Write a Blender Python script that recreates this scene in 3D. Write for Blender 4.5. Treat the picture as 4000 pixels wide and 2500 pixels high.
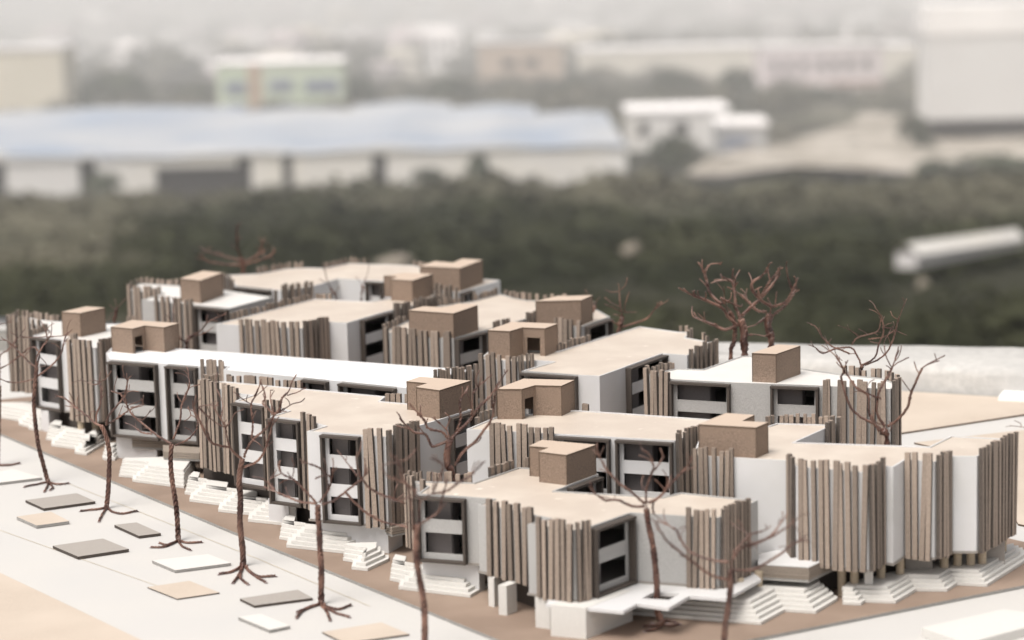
import bpy, bmesh, math, random
from mathutils import Vector, Matrix
from mathutils.geometry import tessellate_polygon
R = math.radians
scene = bpy.context.scene
for o in list(bpy.data.objects):
    bpy.data.objects.remove(o, do_unlink=True)
COL = scene.collection

# ------------------------------------------------------------------ camera
cam_data = bpy.data.cameras.new('camera')
cam = bpy.data.objects.new('camera', cam_data)
COL.objects.link(cam)
scene.camera = cam
cam_data.sensor_width = 36.0
cam_data.lens = 36.0 * 9500 / 4000
cam_data.clip_start = 0.02
cam_data.clip_end = 60000
CAM_H, PITCH, ROLL = 0.5, R(9.45), R(1.4)
fwd = Vector((0, math.cos(PITCH), -math.sin(PITCH)))
rgt = Vector((1, 0, 0)); upv = rgt.cross(fwd)
r2 = rgt * math.cos(ROLL) - upv * math.sin(ROLL)
u2 = rgt * math.sin(ROLL) + upv * math.cos(ROLL)
m = Matrix((r2, u2, -fwd)).transposed().to_4x4()
m.translation = Vector((0, 0, CAM_H))
cam.matrix_world = m
cam_data.dof.use_dof = True
cam_data.dof.focus_distance = 2.03
cam_data.dof.aperture_fstop = 6.2
cam_data.dof.aperture_blades = 0

# ------------------------------------------------------------------ light
SUN_EL, SUN_AZ = 62, 222           # compass-style: soft light from the left, a little behind the camera
world = bpy.data.worlds.new('World')
scene.world = world
world.use_nodes = True
wn = world.node_tree.nodes; wl = world.node_tree.links
wn.clear()
wo = wn.new('ShaderNodeOutputWorld'); wb = wn.new('ShaderNodeBackground')
sky = wn.new('ShaderNodeTexSky'); sky.sky_type = 'NISHITA'; sky.sun_disc = False
sky.sun_elevation = R(SUN_EL); sky.sun_rotation = R(SUN_AZ)
sky.air_density = 1.0; sky.dust_density = 5.0; sky.ozone_density = 1.0
hs = wn.new('ShaderNodeHueSaturation'); hs.inputs['Saturation'].default_value = 0.22   # overcast: nearly colourless sky
tint = wn.new('ShaderNodeMix'); tint.data_type = 'RGBA'; tint.blend_type = 'MULTIPLY'
tint.inputs[0].default_value = 1.0; tint.inputs[7].default_value = (1.0, 0.963, 0.933, 1)
wl.new(sky.outputs[0], hs.inputs['Color']); wl.new(hs.outputs[0], tint.inputs[6]); wl.new(tint.outputs[2], wb.inputs[0])
wb.inputs[1].default_value = 0.12
wl.new(wb.outputs[0], wo.inputs[0])
sun_data = bpy.data.lights.new('sun', 'SUN'); sun_data.energy = 2.0; sun_data.angle = R(30); sun_data.color = (1, .96, .905)
sun = bpy.data.objects.new('sun', sun_data); COL.objects.link(sun)
az = R(SUN_AZ)
sd = Vector((math.sin(az) * math.cos(R(SUN_EL)), math.cos(az) * math.cos(R(SUN_EL)), math.sin(R(SUN_EL))))
sun.rotation_euler = sd.to_track_quat('Z', 'Y').to_euler()
scene.view_settings.view_transform = 'Standard'
scene.view_settings.look = 'None'
scene.view_settings.gamma = 1
scene.view_settings.use_curve_mapping = False
scene.view_settings.exposure = 0.47
scene.render.engine = 'CYCLES'
scene.cycles.volume_bounces = 2

# --------------------------------------------------------------- materials
def mat(name, base, alt=None, scale=900.0, rough=0.8, bump=0.0, spec=0.4, bscale=None, detail=3.0, fac=(0.35, 0.65),
        rand=0.0, metal=0.0, big=None, bigscale=25.0, coat=0.0, spots=None):
    """card or ground: two-tone grain in world space, optional broad mottling, optional per-object shade, bump"""
    m = bpy.data.materials.new(name); m.use_nodes = True
    n = m.node_tree.nodes; l = m.node_tree.links
    b = n['Principled BSDF']
    geo = n.new('ShaderNodeNewGeometry')
    ns = n.new('ShaderNodeTexNoise'); ns.inputs['Scale'].default_value = scale; ns.inputs['Detail'].default_value = detail
    l.new(geo.outputs['Position'], ns.inputs['Vector'])
    cr = n.new('ShaderNodeMapRange'); cr.inputs[1].default_value = fac[0]; cr.inputs[2].default_value = fac[1]
    l.new(ns.outputs['Fac'], cr.inputs[0])
    mx = n.new('ShaderNodeMix'); mx.data_type = 'RGBA'
    alt = alt or tuple(c * 0.86 for c in base)
    mx.inputs[6].default_value = (*base, 1); mx.inputs[7].default_value = (*alt, 1)
    l.new(cr.outputs[0], mx.inputs[0])
    out = mx.outputs[2]
    if big:
        n2 = n.new('ShaderNodeTexNoise'); n2.inputs['Scale'].default_value = bigscale; n2.inputs['Detail'].default_value = 5
        l.new(geo.outputs['Position'], n2.inputs['Vector'])
        c2 = n.new('ShaderNodeMapRange'); c2.inputs[1].default_value = .4; c2.inputs[2].default_value = .68
        l.new(n2.outputs['Fac'], c2.inputs[0])
        m2 = n.new('ShaderNodeMix'); m2.data_type = 'RGBA'; m2.inputs[7].default_value = (*big, 1)
        l.new(c2.outputs[0], m2.inputs[0]); l.new(out, m2.inputs[6]); out = m2.outputs[2]
    if spots:      # sparse stretched glue smears
        mp = n.new('ShaderNodeMapping'); mp.inputs['Scale'].default_value = (1, 1.9, 1); mp.inputs['Rotation'].default_value = (0, 0, .6)
        l.new(geo.outputs['Position'], mp.inputs[0])
        n3 = n.new('ShaderNodeTexNoise'); n3.inputs['Scale'].default_value = 75; n3.inputs['Detail'].default_value = 2
        l.new(mp.outputs[0], n3.inputs['Vector'])
        c3 = n.new('ShaderNodeMapRange'); c3.inputs[1].default_value = .70; c3.inputs[2].default_value = .76
        l.new(n3.outputs['Fac'], c3.inputs[0])
        m3 = n.new('ShaderNodeMix'); m3.data_type = 'RGBA'; m3.inputs[7].default_value = (*spots, 1)
        l.new(c3.outputs[0], m3.inputs[0]); l.new(out, m3.inputs[6]); out = m3.outputs[2]
    if rand:
        oi = n.new('ShaderNodeObjectInfo'); mr = n.new('ShaderNodeMapRange')
        mr.inputs[3].default_value = 1 - rand; mr.inputs[4].default_value = 1 + rand
        l.new(oi.outputs['Random'], mr.inputs[0])
        vm = n.new('ShaderNodeVectorMath'); vm.operation = 'SCALE'
        l.new(out, vm.inputs[0]); l.new(mr.outputs[0], vm.inputs['Scale']); out = vm.outputs[0]
    l.new(out, b.inputs['Base Color'])
    b.inputs['Roughness'].default_value = rough
    b.inputs['Specular IOR Level'].default_value = spec
    b.inputs['Metallic'].default_value = metal
    b.inputs['Coat Weight'].default_value = coat
    if bump:
        nb = n.new('ShaderNodeTexNoise'); nb.inputs['Scale'].default_value = bscale or scale; nb.inputs['Detail'].default_value = 4
        l.new(geo.outputs['Position'], nb.inputs['Vector'])
        bp = n.new('ShaderNodeBump'); bp.inputs['Strength'].default_value = bump; bp.inputs['Distance'].default_value = .0006 if scale > 50 else .3
        l.new(nb.outputs['Fac'], bp.inputs['Height']); l.new(bp.outputs[0], b.inputs['Normal'])
    return m

M = dict(
    white=mat('white_card', (.63, .627, .63), (.60, .597, .60), 1400, .55, .15, big=(.575, .57, .56), bigscale=22),
    offwhite=mat('off_white_roof_card', (.70, .685, .66), (.66, .645, .62), 1200, .45, .12, .5, big=(.66, .635, .60), bigscale=26),
    bright=mat('glossy_white_card', (.88, .88, .88), (.84, .84, .84), 1200, .38, .1, .6),
    grey=mat('grey_board', (.47, .462, .45), (.33, .325, .315), 1300, .85, .5, detail=5, big=(.40, .395, .385), bigscale=35),
    tan=mat('tan_roof_card', (.545, .47, .40), (.50, .43, .365), 900, .45, .12, .5, big=(.59, .52, .445), bigscale=28, spots=(.74, .68, .60)),
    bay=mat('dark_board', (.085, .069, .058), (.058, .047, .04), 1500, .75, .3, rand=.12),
    slat=mat('slat_card', (.325, .262, .215), (.215, .172, .14), 1000, .85, .5, rand=.30, fac=(.3, .7)),
    slatedge=mat('burnt_slat_edge', (.065, .053, .045), (.13, .11, .095), 1200, .85, .2),
    hut=mat('brown_card', (.285, .21, .16), (.175, .128, .097), 900, .85, .6, detail=6, big=(.235, .172, .13), bigscale=90),
    hutcap_lit=mat('hut_card_lit_top', (.53, .425, .34), (.47, .375, .30), 1500, .7, .25),  # hut card made paler to paint the light falling on the tops
    hutedge=mat('burnt_card_edge', (.12, .085, .06), None, 1500, .9),
    strata=mat('layered_board_edge', (.30, .255, .21), (.22, .185, .155), 1300, .85, .3),
    base=mat('brown_base_board', (.265, .195, .15), (.22, .16, .122), 1300, .75, .25, big=(.30, .225, .175), bigscale=18),
    edge=mat('board_edge', (.36, .35, .33), (.22, .21, .2), 1200, .85, .3),
    plate=mat('floor_board', (.30, .275, .25), (.25, .23, .21), 1200, .85, .3),
    ground=mat('white_base_board', (.545, .53, .505), (.515, .50, .478), 700, .7, .1, big=(.51, .50, .485), bigscale=9),
    sheet=mat('tan_paper', (.50, .425, .352), (.46, .39, .322), 500, .7, .12, big=(.535, .46, .385), bigscale=12),
    step=mat('cream_card', (.64, .625, .595), (.575, .56, .53), 1400, .75, .2),
    tilegrey=mat('grey_tile_card', (.36, .33, .30), (.31, .285, .26), 1300, .8, .3),
    dowel=mat('dowel_wood', (.50, .42, .31), (.42, .34, .25), 900, .7, .2),
    pencil=mat('pencil_line', (.60, .53, .40), None, 900, .8),
    wire=mat('copper_wire', (.095, .038, .027), (.038, .017, .013), 420, .36, .3, .6, fac=(.3, .7), rand=.15, big=(.23, .125, .09), bigscale=90),
    glue=mat('glue_blob', (.38, .30, .29), (.10, .06, .06), 700, .3, .5, .6),
    concrete=mat('parapet_concrete', (.52, .508, .485), (.44, .43, .412), 140, .9, 1.0, bscale=300, big=(.40, .393, .38), bigscale=16),
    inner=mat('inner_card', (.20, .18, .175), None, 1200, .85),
)

# ----------------------------------------------------------------- helpers
def meta(o, label=None, cat=None, group=None, kind=None):
    if label: o['label'] = label
    if cat: o['category'] = cat
    if group: o['group'] = group
    if kind: o['kind'] = kind
    return o

def empty(name, loc, label, cat, group=None):
    o = bpy.data.objects.new(name, None); COL.objects.link(o); o.location = loc; o.empty_display_size = .01
    return meta(o, label, cat, group)

def link(name, mesh, parent=None, loc=None):
    o = bpy.data.objects.new(name, mesh); COL.objects.link(o)
    if loc is not None: o.location = loc
    if parent: o.parent = parent
    return o

class MB:
    """collects vertices and faces of one part"""
    def __init__(s): s.v = []; s.f = []; s.m = []
    def face(s, pts, mi=0):
        b = len(s.v); s.v += [tuple(p) for p in pts]; s.f.append(tuple(range(b, b + len(pts)))); s.m.append(mi)
    def hexa(s, lo, hi, mi=0):
        """lo: 4 bottom points counter-clockwise, hi: the 4 above them"""
        b = len(s.v); s.v += [tuple(p) for p in lo] + [tuple(p) for p in hi]
        for q in ((3, 2, 1, 0), (4, 5, 6, 7), (0, 1, 5, 4), (1, 2, 6, 5), (2, 3, 7, 6), (3, 0, 4, 7)):
            s.f.append(tuple(b + i for i in q)); s.m.append(mi)
    def box(s, x0, x1, y0, y1, z0, z1, mi=0):
        s.hexa([(x0, y0, z0), (x1, y0, z0), (x1, y1, z0), (x0, y1, z0)], [(x0, y0, z1), (x1, y0, z1), (x1, y1, z1), (x0, y1, z1)], mi)
    def prism(s, poly, z0, z1, top=0, side=0, bottom=True):
        n = len(poly); b = len(s.v)
        s.v += [(p[0], p[1], z0) for p in poly] + [(p[0], p[1], z1) for p in poly]
        for t in tessellate_polygon([[Vector((p[0], p[1], 0)) for p in poly]]):
            a, c, d = t
            A, B_, C_ = poly[a], poly[c], poly[d]
            if (B_[0] - A[0]) * (C_[1] - A[1]) - (B_[1] - A[1]) * (C_[0] - A[0]) < 0: c, d = d, c
            s.f.append((b + n + a, b + n + c, b + n + d)); s.m.append(top)
            if bottom: s.f.append((b + d, b + c, b + a)); s.m.append(side)
        for i in range(n):
            j = (i + 1) % n
            s.f.append((b + i, b + j, b + n + j, b + n + i)); s.m.append(side)
    def mesh(s, name, mats, smooth=False):
        me = bpy.data.meshes.new(name); me.from_pydata(s.v, [], s.f)
        for mt in (mats if isinstance(mats, (list, tuple)) else [mats]): me.materials.append(mt)
        if any(s.m): me.polygons.foreach_set('material_index', s.m)
        if smooth: me.polygons.foreach_set('use_smooth', [True] * len(s.f))
        me.update(); return me
    def build(s, name, mats, parent=None, smooth=False):
        """mesh in world coordinates, origin moved to the parent"""
        if parent:
            off = parent.location if parent.parent is None else parent.parent.location + parent.location
            s.v = [(x - off[0], y - off[1], z - off[2]) for x, y, z in s.v]
        return link(name, s.mesh(name, mats, smooth), parent)

def build_at(mb, name, mats, smooth=False):
    """top-level mesh with its origin at its base centre"""
    xs = [v[0] for v in mb.v]; ys = [v[1] for v in mb.v]; zs = [v[2] for v in mb.v]
    o = Vector(((min(xs) + max(xs)) / 2, (min(ys) + max(ys)) / 2, min(zs)))
    mb.v = [(x - o[0], y - o[1], z - o[2]) for x, y, z in mb.v]
    return link(name, mb.mesh(name, mats, smooth), None, o)

def mmv(p): return Vector((p[0] / 1000, p[1] / 1000))

def offset_poly(P, d):
    """inward (left of each counter-clockwise edge) offset with clamped mitres"""
    n = len(P); out = []
    for i in range(n):
        a, b, c = P[i - 1], P[i], P[(i + 1) % n]
        e1 = (b - a).normalized(); e2 = (c - b).normalized()
        n1 = Vector((-e1.y, e1.x)); n2 = Vector((-e2.y, e2.x))
        k = n1 + n2
        if k.length < .2: k = n1 * 1.0; s_ = d
        else:
            k.normalize(); s_ = d / max(.45, k.dot(n1))
        out.append(b + k * s_)
    return out

_c = MB(); _c.box(-.5, .5, -.5, .5, 0, 1)
_c.m = [1, 0, 0, 1, 0, 1]      # bottom, top, front, right, back, left: the laser-cut sides are burnt dark
SLAT_MESH = _c.mesh('slat', [M['slat'], M['slatedge']])

def tubes(paths, sides=5):
    """each path: list of (Vector, radius)"""
    mb = MB()
    for path in paths:
        n = len(path); b0 = len(mb.v); up = Vector((.13, .31, .94))
        for i, (p, r) in enumerate(path):
            t = (path[min(i + 1, n - 1)][0] - path[max(i - 1, 0)][0])
            if t.length < 1e-9: t = Vector((0, 0, 1))
            t.normalize(); a = t.cross(up)
            if a.length < .1: a = t.cross(Vector((1, 0, 0)))
            a.normalize(); b = t.cross(a); up = b.cross(t).lerp(up, .0) if False else up
            for k in range(sides):
                an = 2 * math.pi * k / sides
                mb.v.append(tuple(p + (a * math.cos(an) + b * math.sin(an)) * r))
        for i in range(n - 1):
            for k in range(sides):
                k2 = (k + 1) % sides
                mb.f.append((b0 + i * sides + k, b0 + i * sides + k2, b0 + (i + 1) * sides + k2, b0 + (i + 1) * sides + k)); mb.m.append(0)
        mb.f.append(tuple(b0 + k for k in range(sides))[::-1]); mb.m.append(0)
        mb.f.append(tuple(b0 + (n - 1) * sides + k for k in range(sides))); mb.m.append(0)
    return mb

def smooth_path(pts, step):
    """Catmull-Rom through the points, resampled"""
    out = []
    n = len(pts)
    for i in range(n - 1):
        p0 = pts[max(i - 1, 0)]; p1 = pts[i]; p2 = pts[i + 1]; p3 = pts[min(i + 2, n - 1)]
        k = max(1, int((p2 - p1).length / step))
        for j in range(k):
            t = j / k
            out.append(.5 * ((2 * p1) + (p2 - p0) * t + (2 * p0 - 5 * p1 + 4 * p2 - p3) * t * t + (3 * p1 - p0 - 3 * p2 + p3) * t * t * t))
    out.append(pts[-1]); return out
# ---- plan of the model, in millimetres; background in metres ----
BLD = {
'front_left':{'z0':24.0,'z1':96.0,'poly':[(-279.5,2118.4),(-237.4,2072.5),(-226.2,2065.4),(-238.5,2041.8),(-209.2,2019.1),(-188.2,1994.1),(-202.1,1972.2),(-174.4,1954.5),(-153.2,1928.4),(-166.6,1908.8),(-102.1,1879.7),(-79.6,1915.8),(-34.3,1980.1),(-90.7,2012.6),(-113.8,2025.2),(-109.9,2045.2),(-259.8,2133.7)],'feats':[('slats',0,0,1,9),('bay',3,0,1,3,'white'),('slats',4,0,0.688,3),('bay',6,0,0.988,3,'white'),('slats',7,0,0.732,3),('bay',9,0.204,0.689,3,'white'),('slats',9,0.721,0.992,3),('slats',10,0,0.991,7),('bay',11,0.56,0.977,3,'white'),('slats',13,0,0.904,4),('slats',15,0.499,1,14),('slats',16,0,0.738,4)],'huts':[{'h':23.6,'poly':[(-88.8,1989.5),(-71.0,1978.8),(-79.9,1963.4),(-60.7,1947.4),(-35.8,1985.4),(-78.3,2007.9)],'door':None}],'wall':'white','roof':'tan'},
'long_white':{'z0':24.0,'z1':96.0,'poly':[(-389.1,2291.9),(-380.3,2257.0),(-289.0,2208.8),(-262.4,2206.6),(-265.1,2189.8),(-93.3,2080.0),(-80.9,2117.0),(-34.7,2156.6),(-321.2,2308.1),(-388.3,2337.1)],'feats':[('bay',1,0.011,0.542,3,'grey'),('bay',1,0.647,0.979,3,'grey'),('slats',2,0.022,1,6),('bay',4,0.447,0.589,3,'grey'),('bay',4,0.654,0.95,3,'grey'),('slats',6,0.178,0.993,12)],'huts':[{'h':23.7,'poly':[(-385.0,2304.4),(-362.5,2290.2),(-353.1,2307.0),(-332.9,2293.1),(-321.9,2315.7),(-370.4,2340.8)],'door':(1,0.15,0.75)}],'wall':'white','roof':'bright'},
'far_left':{'z0':24.0,'z1':96.0,'poly':[(-524.2,2498.8),(-496.2,2480.3),(-468.5,2433.4),(-480.3,2404.8),(-447.7,2378.0),(-425.4,2365.3),(-436.0,2343.8),(-405.0,2321.8),(-392.0,2344.8),(-382.4,2379.7),(-387.5,2464.2),(-417.5,2464.7),(-469.4,2488.3),(-487.9,2499.0),(-507.4,2518.2),(-516.8,2525.3)],'feats':[('slats',0,0,0.989,5),('slats',1,0.014,0.966,3),('slats',2,0,0.978,5),('bay',3,0.037,1,3,'white'),('slats',4,0.501,0.95,3),('slats',6,0.046,0.977,5),('slats',7,0.037,0.963,5),('slats',12,0,1,4),('slats',13,0.041,1,4),('slats',14,0,1,3),('slats',15,0,1,4),('slats',10,0,0.348,3)],'huts':[{'h':23.6,'poly':[(-450.3,2403.4),(-430.0,2392.4),(-410.4,2423.6),(-430.8,2434.8)],'door':None}],'wall':'white','roof':'pale'},
'back_left':{'z0':24.0,'z1':96.0,'poly':[(-428.5,2691.9),(-385.2,2666.4),(-403.3,2621.4),(-298.8,2547.2),(-259.6,2619.3),(-321.2,2681.2),(-377.0,2721.3),(-392.6,2730.6),(-423.6,2745.3)],'feats':[('slats',0,0,1,7),('slats',2,0.166,0.611,7),('bay',2,0.625,0.993,3,'grey'),('slats',6,0,0.9,3),('slats',7,0.05,0.95,6),('slats',8,0,0.945,3),('slats',3,0.985,1,2)],'huts':[{'h':24.4,'poly':[(-358.7,2610.2),(-334.7,2590.5),(-316.8,2645.9),(-340.2,2664.4)],'door':None}],'wall':'grey','roof':'pale'},
'rear':{'z0':24.0,'z1':96.0,'poly':[(-334.1,2794.9),(-309.2,2707.5),(-255.4,2665.9),(-222.7,2688.7),(-197.3,2744.2),(-163.0,2726.8),(-139.4,2713.2),(-57.1,2618.4),(-12.2,2700.7),(-31.5,2715.5),(-114.7,2835.8),(-193.3,2866.6),(-218.1,2831.7),(-241.0,2838.8),(-266.1,2834.7),(-293.1,2798.1)],'feats':[('slats',0,0.049,0.954,4),('bay',1,0,0.802,3,'grey'),('slats',2,0.02,0.979,9),('bay',5,0,0.813,3,'white'),('slats',6,0.661,0.991,5),('bay',7,0.03,0.271,3,'white'),('slats',10,0.744,0.98,5),('slats',9,0.812,1,5),('slats',11,0,1,8),('slats',13,0.177,1,5),('slats',14,0,1,9)],'huts':[{'h':24.9,'poly':[(-99.7,2654.9),(-55.9,2632.8),(-31.4,2693.1),(-53.7,2707.2),(-63.8,2676.5),(-84.6,2692.3)],'door':None}],'wall':'white','roof':'tan'},
'middle_left':{'z0':24.0,'z1':96.0,'poly':[(-301.9,2447.7),(-211.1,2405.9),(-187.8,2442.6),(-167.6,2434.1),(-126.5,2508.3),(-73.3,2574.8),(-90.8,2621.3),(-150.4,2571.3),(-213.6,2597.8)],'feats':[('slats',0,0.285,0.985,11),('slats',1,0.024,1,8),('bay',3,0.284,0.955,3,'white'),('slats',4,0,0.975,14),('slats',8,0.021,0.87,16),('slats',7,0.676,1,4)],'huts':[{'h':22.4,'poly':[(-137.6,2608.5),(-122.0,2598.4),(-128.6,2579.0),(-105.4,2566.0),(-85.0,2611.0),(-116.6,2625.9)],'door':None}],'wall':'white','roof':'tan'},
'centre':{'z0':24.0,'z1':96.0,'poly':[(-126.7,2374.1),(-57.2,2328.1),(-20.7,2378.7),(-3.0,2406.6),(11.8,2429.2),(25.0,2449.4),(40.7,2394.0),(69.1,2378.4),(99.4,2431.9),(89.5,2473.5),(59.9,2543.5),(17.0,2551.9),(2.2,2571.6),(-11.4,2602.1),(-41.1,2556.7),(-76.9,2528.1)],'feats':[('slats',0,0,0.362,4),('slats',0,0.182,0.995,10),('bay',1,0.013,0.778,3,'grey'),('slats',2,0.035,0.964,5),('slats',4,0.05,0.899,4),('slats',6,0,0.943,5),('bay',7,0.097,0.954,3,'grey'),('slats',10,0.718,1,2),('slats',9,0.041,0.979,3),('slats',10,0,0.656,4),('slats',11,0.09,1,5),('slats',12,0.049,0.949,2),('slats',13,0.023,0.978,8),('slats',14,0.373,0.982,6),('slats',15,0.599,1,6)],'huts':[{'h':24.6,'poly':[(-101.0,2354.8),(-56.9,2328.8),(-33.9,2375.9),(-52.4,2388.4),(-65.7,2366.6),(-87.3,2376.2)],'door':None},{'h':25.0,'poly':[(24.1,2388.8),(68.9,2388.3),(81.4,2418.3),(46.2,2418.1)],'door':None}],'wall':'grey','roof':'tan'},
'middle_right':{'z0':24.0,'z1':96.0,'poly':[(-30.6,2213.4),(5.4,2194.2),(20.3,2198.7),(37.1,2189.9),(7.7,2147.9),(57.6,2121.2),(76.1,2113.3),(139.0,2217.8),(160.5,2205.6),(193.0,2256.2),(180.2,2282.3),(165.8,2300.6),(172.9,2329.9),(161.4,2333.0),(125.7,2370.1),(42.4,2243.1),(-20.8,2260.0)],'feats':[('slats',0,0,1,6),('slats',1,0.062,1,5),('bay',4,0,0.996,3,'grey'),('bay',6,0.399,1,3,'white'),('slats',8,0,1,7),('slats',9,0.678,1,2),('slats',12,0,0.895,2),('slats',11,0.124,1,2),('slats',14,0.6,1,9)],'huts':[{'h':25.6,'poly':[(-22.3,2221.3),(-2.4,2212.8),(9.5,2232.1),(30.1,2223.5),(42.4,2247.3),(0.2,2264.4)],'door':(2,0.2,0.8)}],'wall':'white','roof':'tan'},
'right':{'z0':24.0,'z1':96.0,'poly':[(117.7,2115.1),(137.4,2090.4),(188.2,2068.7),(222.3,2058.5),(261.9,2044.9),(319.2,2021.8),(329.1,2043.1),(320.0,2072.1),(287.9,2095.3),(256.6,2126.7),(218.6,2195.7),(209.2,2195.0),(169.3,2134.5),(146.0,2141.9)],'feats':[('slats',0,0,1,5),('bay',1,0.011,0.996,3,'grey'),('bay',3,0,0.992,3,'grey'),('slats',4,0.018,0.982,10),('slats',5,0,0.95,4),('slats',6,0.039,0.959,3),('slats',7,0.015,0.968,6),('slats',13,0.022,1,8)],'huts':[{'h':24.9,'poly':[(207.6,2074.2),(227.2,2066.5),(252.5,2103.8),(234.0,2112.9)],'door':None}],'wall':'grey','roof':'pale'},
'front_right':{'z0':26.0,'z1':98.0,'poly':[(-38.2,1892.7),(122.9,1830.6),(146.7,1864.2),(133.1,1778.5),(201.8,1752.5),(204.7,1732.1),(253.7,1707.6),(267.5,1728.6),(274.1,1723.7),(286.6,1746.6),(306.4,1736.8),(321.1,1754.2),(340.4,1752.1),(380.0,1807.1),(334.4,1824.7),(311.7,1788.8),(213.5,1815.7),(241.0,1858.9),(255.3,1884.2),(247.8,1876.3),(207.9,1886.9),(200.3,1877.1),(156.3,1907.9),(81.6,1943.6),(49.5,1957.5),(-15.1,1938.0)],'feats':[('slats',0,0.114,0.436,10),('bay',0,0.44,0.699,3,'white'),('bay',0,0.729,0.994,3,'white'),('slats',1,0.023,0.882,9),('slats',3,0,0.454,7),('slats',5,0.023,0.991,10),('slats',4,0.046,1,3),('slats',6,0.043,0.956,4),('slats',9,0.035,0.957,4),('slats',10,0.016,0.976,4),('slats',12,0.023,0.99,11),('slats',17,0.027,0.972,4),('slats',19,0,0.975,9),('slats',20,0.077,0.847,2),('slats',23,0.617,0.92,2),('slats',25,0,0.636,4)],'huts':[{'h':24.4,'poly':[(-13.5,1932.3),(6.5,1929.8),(17.5,1944.5),(38.6,1939.1),(49.6,1962.3),(8.5,1973.2)],'door':(1,0.2,0.85)},{'h':22.9,'poly':[(138.0,1783.2),(179.1,1766.9),(189.7,1784.0),(170.6,1790.9),(182.3,1812.2),(161.9,1821.3)],'door':None}],'wall':'white','roof':'tan'},
'low_front':{'z0':24.0,'z1':74.0,'poly':[(-84.1,1820.5),(-67.0,1800.6),(-74.2,1776.7),(-37.0,1762.8),(-17.1,1754.8),(-28.5,1739.0),(15.4,1699.4),(23.1,1693.0),(7.4,1676.2),(40.1,1655.0),(50.2,1662.2),(82.2,1702.1),(142.8,1680.7),(176.4,1730.5),(122.4,1760.7),(107.9,1748.2),(28.9,1776.1),(63.7,1826.1),(56.0,1858.5),(10.8,1854.5),(2.5,1857.6),(-31.9,1809.5),(-71.9,1817.9)],'feats':[('slats',0,0,0.503,3),('slats',0,0.737,1,1),('bay',2,0.008,0.995,2,'grey'),('slats',5,0.15,0.99,7),('slats',8,0.205,0.987,6),('slats',9,0,0.982,4),('bay',10,0.044,0.969,2,'grey'),('slats',11,0.638,0.996,5),('slats',12,0.009,0.715,8),('bay',16,0.27,0.97,2,'grey'),('slats',19,0.06,0.903,2),('slats',20,0.035,0.58,5),('slats',21,0.024,0.976,8),('slats',22,0,0.96,4)],'huts':[{'h':23.1,'poly':[(11.0,1830.1),(26.0,1822.5),(18.2,1809.0),(38.5,1795.7),(61.8,1828.8),(21.1,1850.5)],'door':None}],'wall':'grey','roof':'tan'},
}
STAIRS = [
{'front':[(-364.5,2180.3),(-350.3,2173.7),(-348.7,2158.4),(-297.6,2127.2)],'n':5,'depth':34},
{'front':[(-294.0,2104.9),(-287.8,2100.4),(-286.5,2076.6),(-257.7,2058.8),(-256.7,2035.9),(-228.0,2021.9),(-227.2,1998.4),(-196.4,1983.7),(-178.3,2017.3)],'n':5,'depth':34},
{'front':[(-195.1,1937.4),(-187.3,1931.7),(-186.7,1910.2),(-134.5,1884.3),(-104.9,1912.4)],'n':5,'depth':32},
{'front':[(-138.3,1864.5),(-129.4,1858.0),(-129.7,1838.0),(-116.9,1831.7),(-101.9,1859.2)],'n':4,'depth':26},
{'front':[(-98.4,1803.3),(-89.8,1795.4),(-90.5,1777.7),(-36.0,1750.4),(-22.0,1779.0)],'n':5,'depth':30},
{'front':[(-463.1,2351.4),(-455.6,2345.3),(-452.2,2320.7),(-425.4,2303.2),(-422.8,2283.7),(-409.6,2274.4),(-396.9,2339.3)],'n':5,'depth':34},
{'front':[(-543.4,2474.3),(-508.6,2445.8),(-503.8,2425.3),(-492.6,2413.7),(-489.4,2401.6),(-475.1,2394.6)],'n':4,'depth':36},
{'front':[(-392.8,2260.7),(-389.9,2252.1),(-378.7,2248.8)],'n':4,'depth':26},
{'front':[(80.6,1695.4),(171.0,1662.3),(191.6,1693.0),(212.8,1686.6),(233.0,1718.3)],'n':5,'depth':30},
{'front':[(234.9,1708.2),(248.2,1704.7),(252.1,1712.3),(273.5,1707.1),(293.9,1738.2),(315.8,1734.9),(326.3,1751.2),(347.4,1745.5),(394.2,1816.7)],'n':4,'depth':24},
]
TILES = [
('grey',2.6,[(-434.2,2097.6),(-411.8,2065.0),(-370.5,2086.4),(-392.5,2119.6)]),
('tan',3,[(-429.8,2035.7),(-406.1,2002.5),(-380.9,2015.3),(-403.2,2051.1)]),
('grey',2.6,[(-340.1,1999.7),(-313.4,1960.1),(-296.3,1967.6),(-322.4,2006.7)]),
('grey',2.8,[(-380.1,1933.6),(-353.1,1897.1),(-315.3,1917.3),(-342.3,1953.8)]),
('white',2.6,[(-291.3,1880.4),(-268.6,1849.0),(-226.8,1866.7),(-248.3,1895.8)]),
('tan',1.2,[(-284.5,1806.8),(-257.1,1772.0),(-226.7,1786.4),(-254.3,1822.1)]),
('grey',2.2,[(-209.0,1765.0),(-196.1,1745.2),(-154.2,1761.9),(-167.4,1785.7)]),
('white',2.6,[(-204.9,1714.8),(-178.6,1680.0),(-164.8,1688.9),(-189.0,1721.6)]),
('tan',1.5,[(-140.9,1675.5),(-123.0,1647.3),(-78.1,1664.9),(-99.5,1695.9)]),
('white',2.6,[(-505.6,2194.0),(-487.0,2161.6),(-435.8,2185.5),(-470.5,2224.1)]),
]
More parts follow.
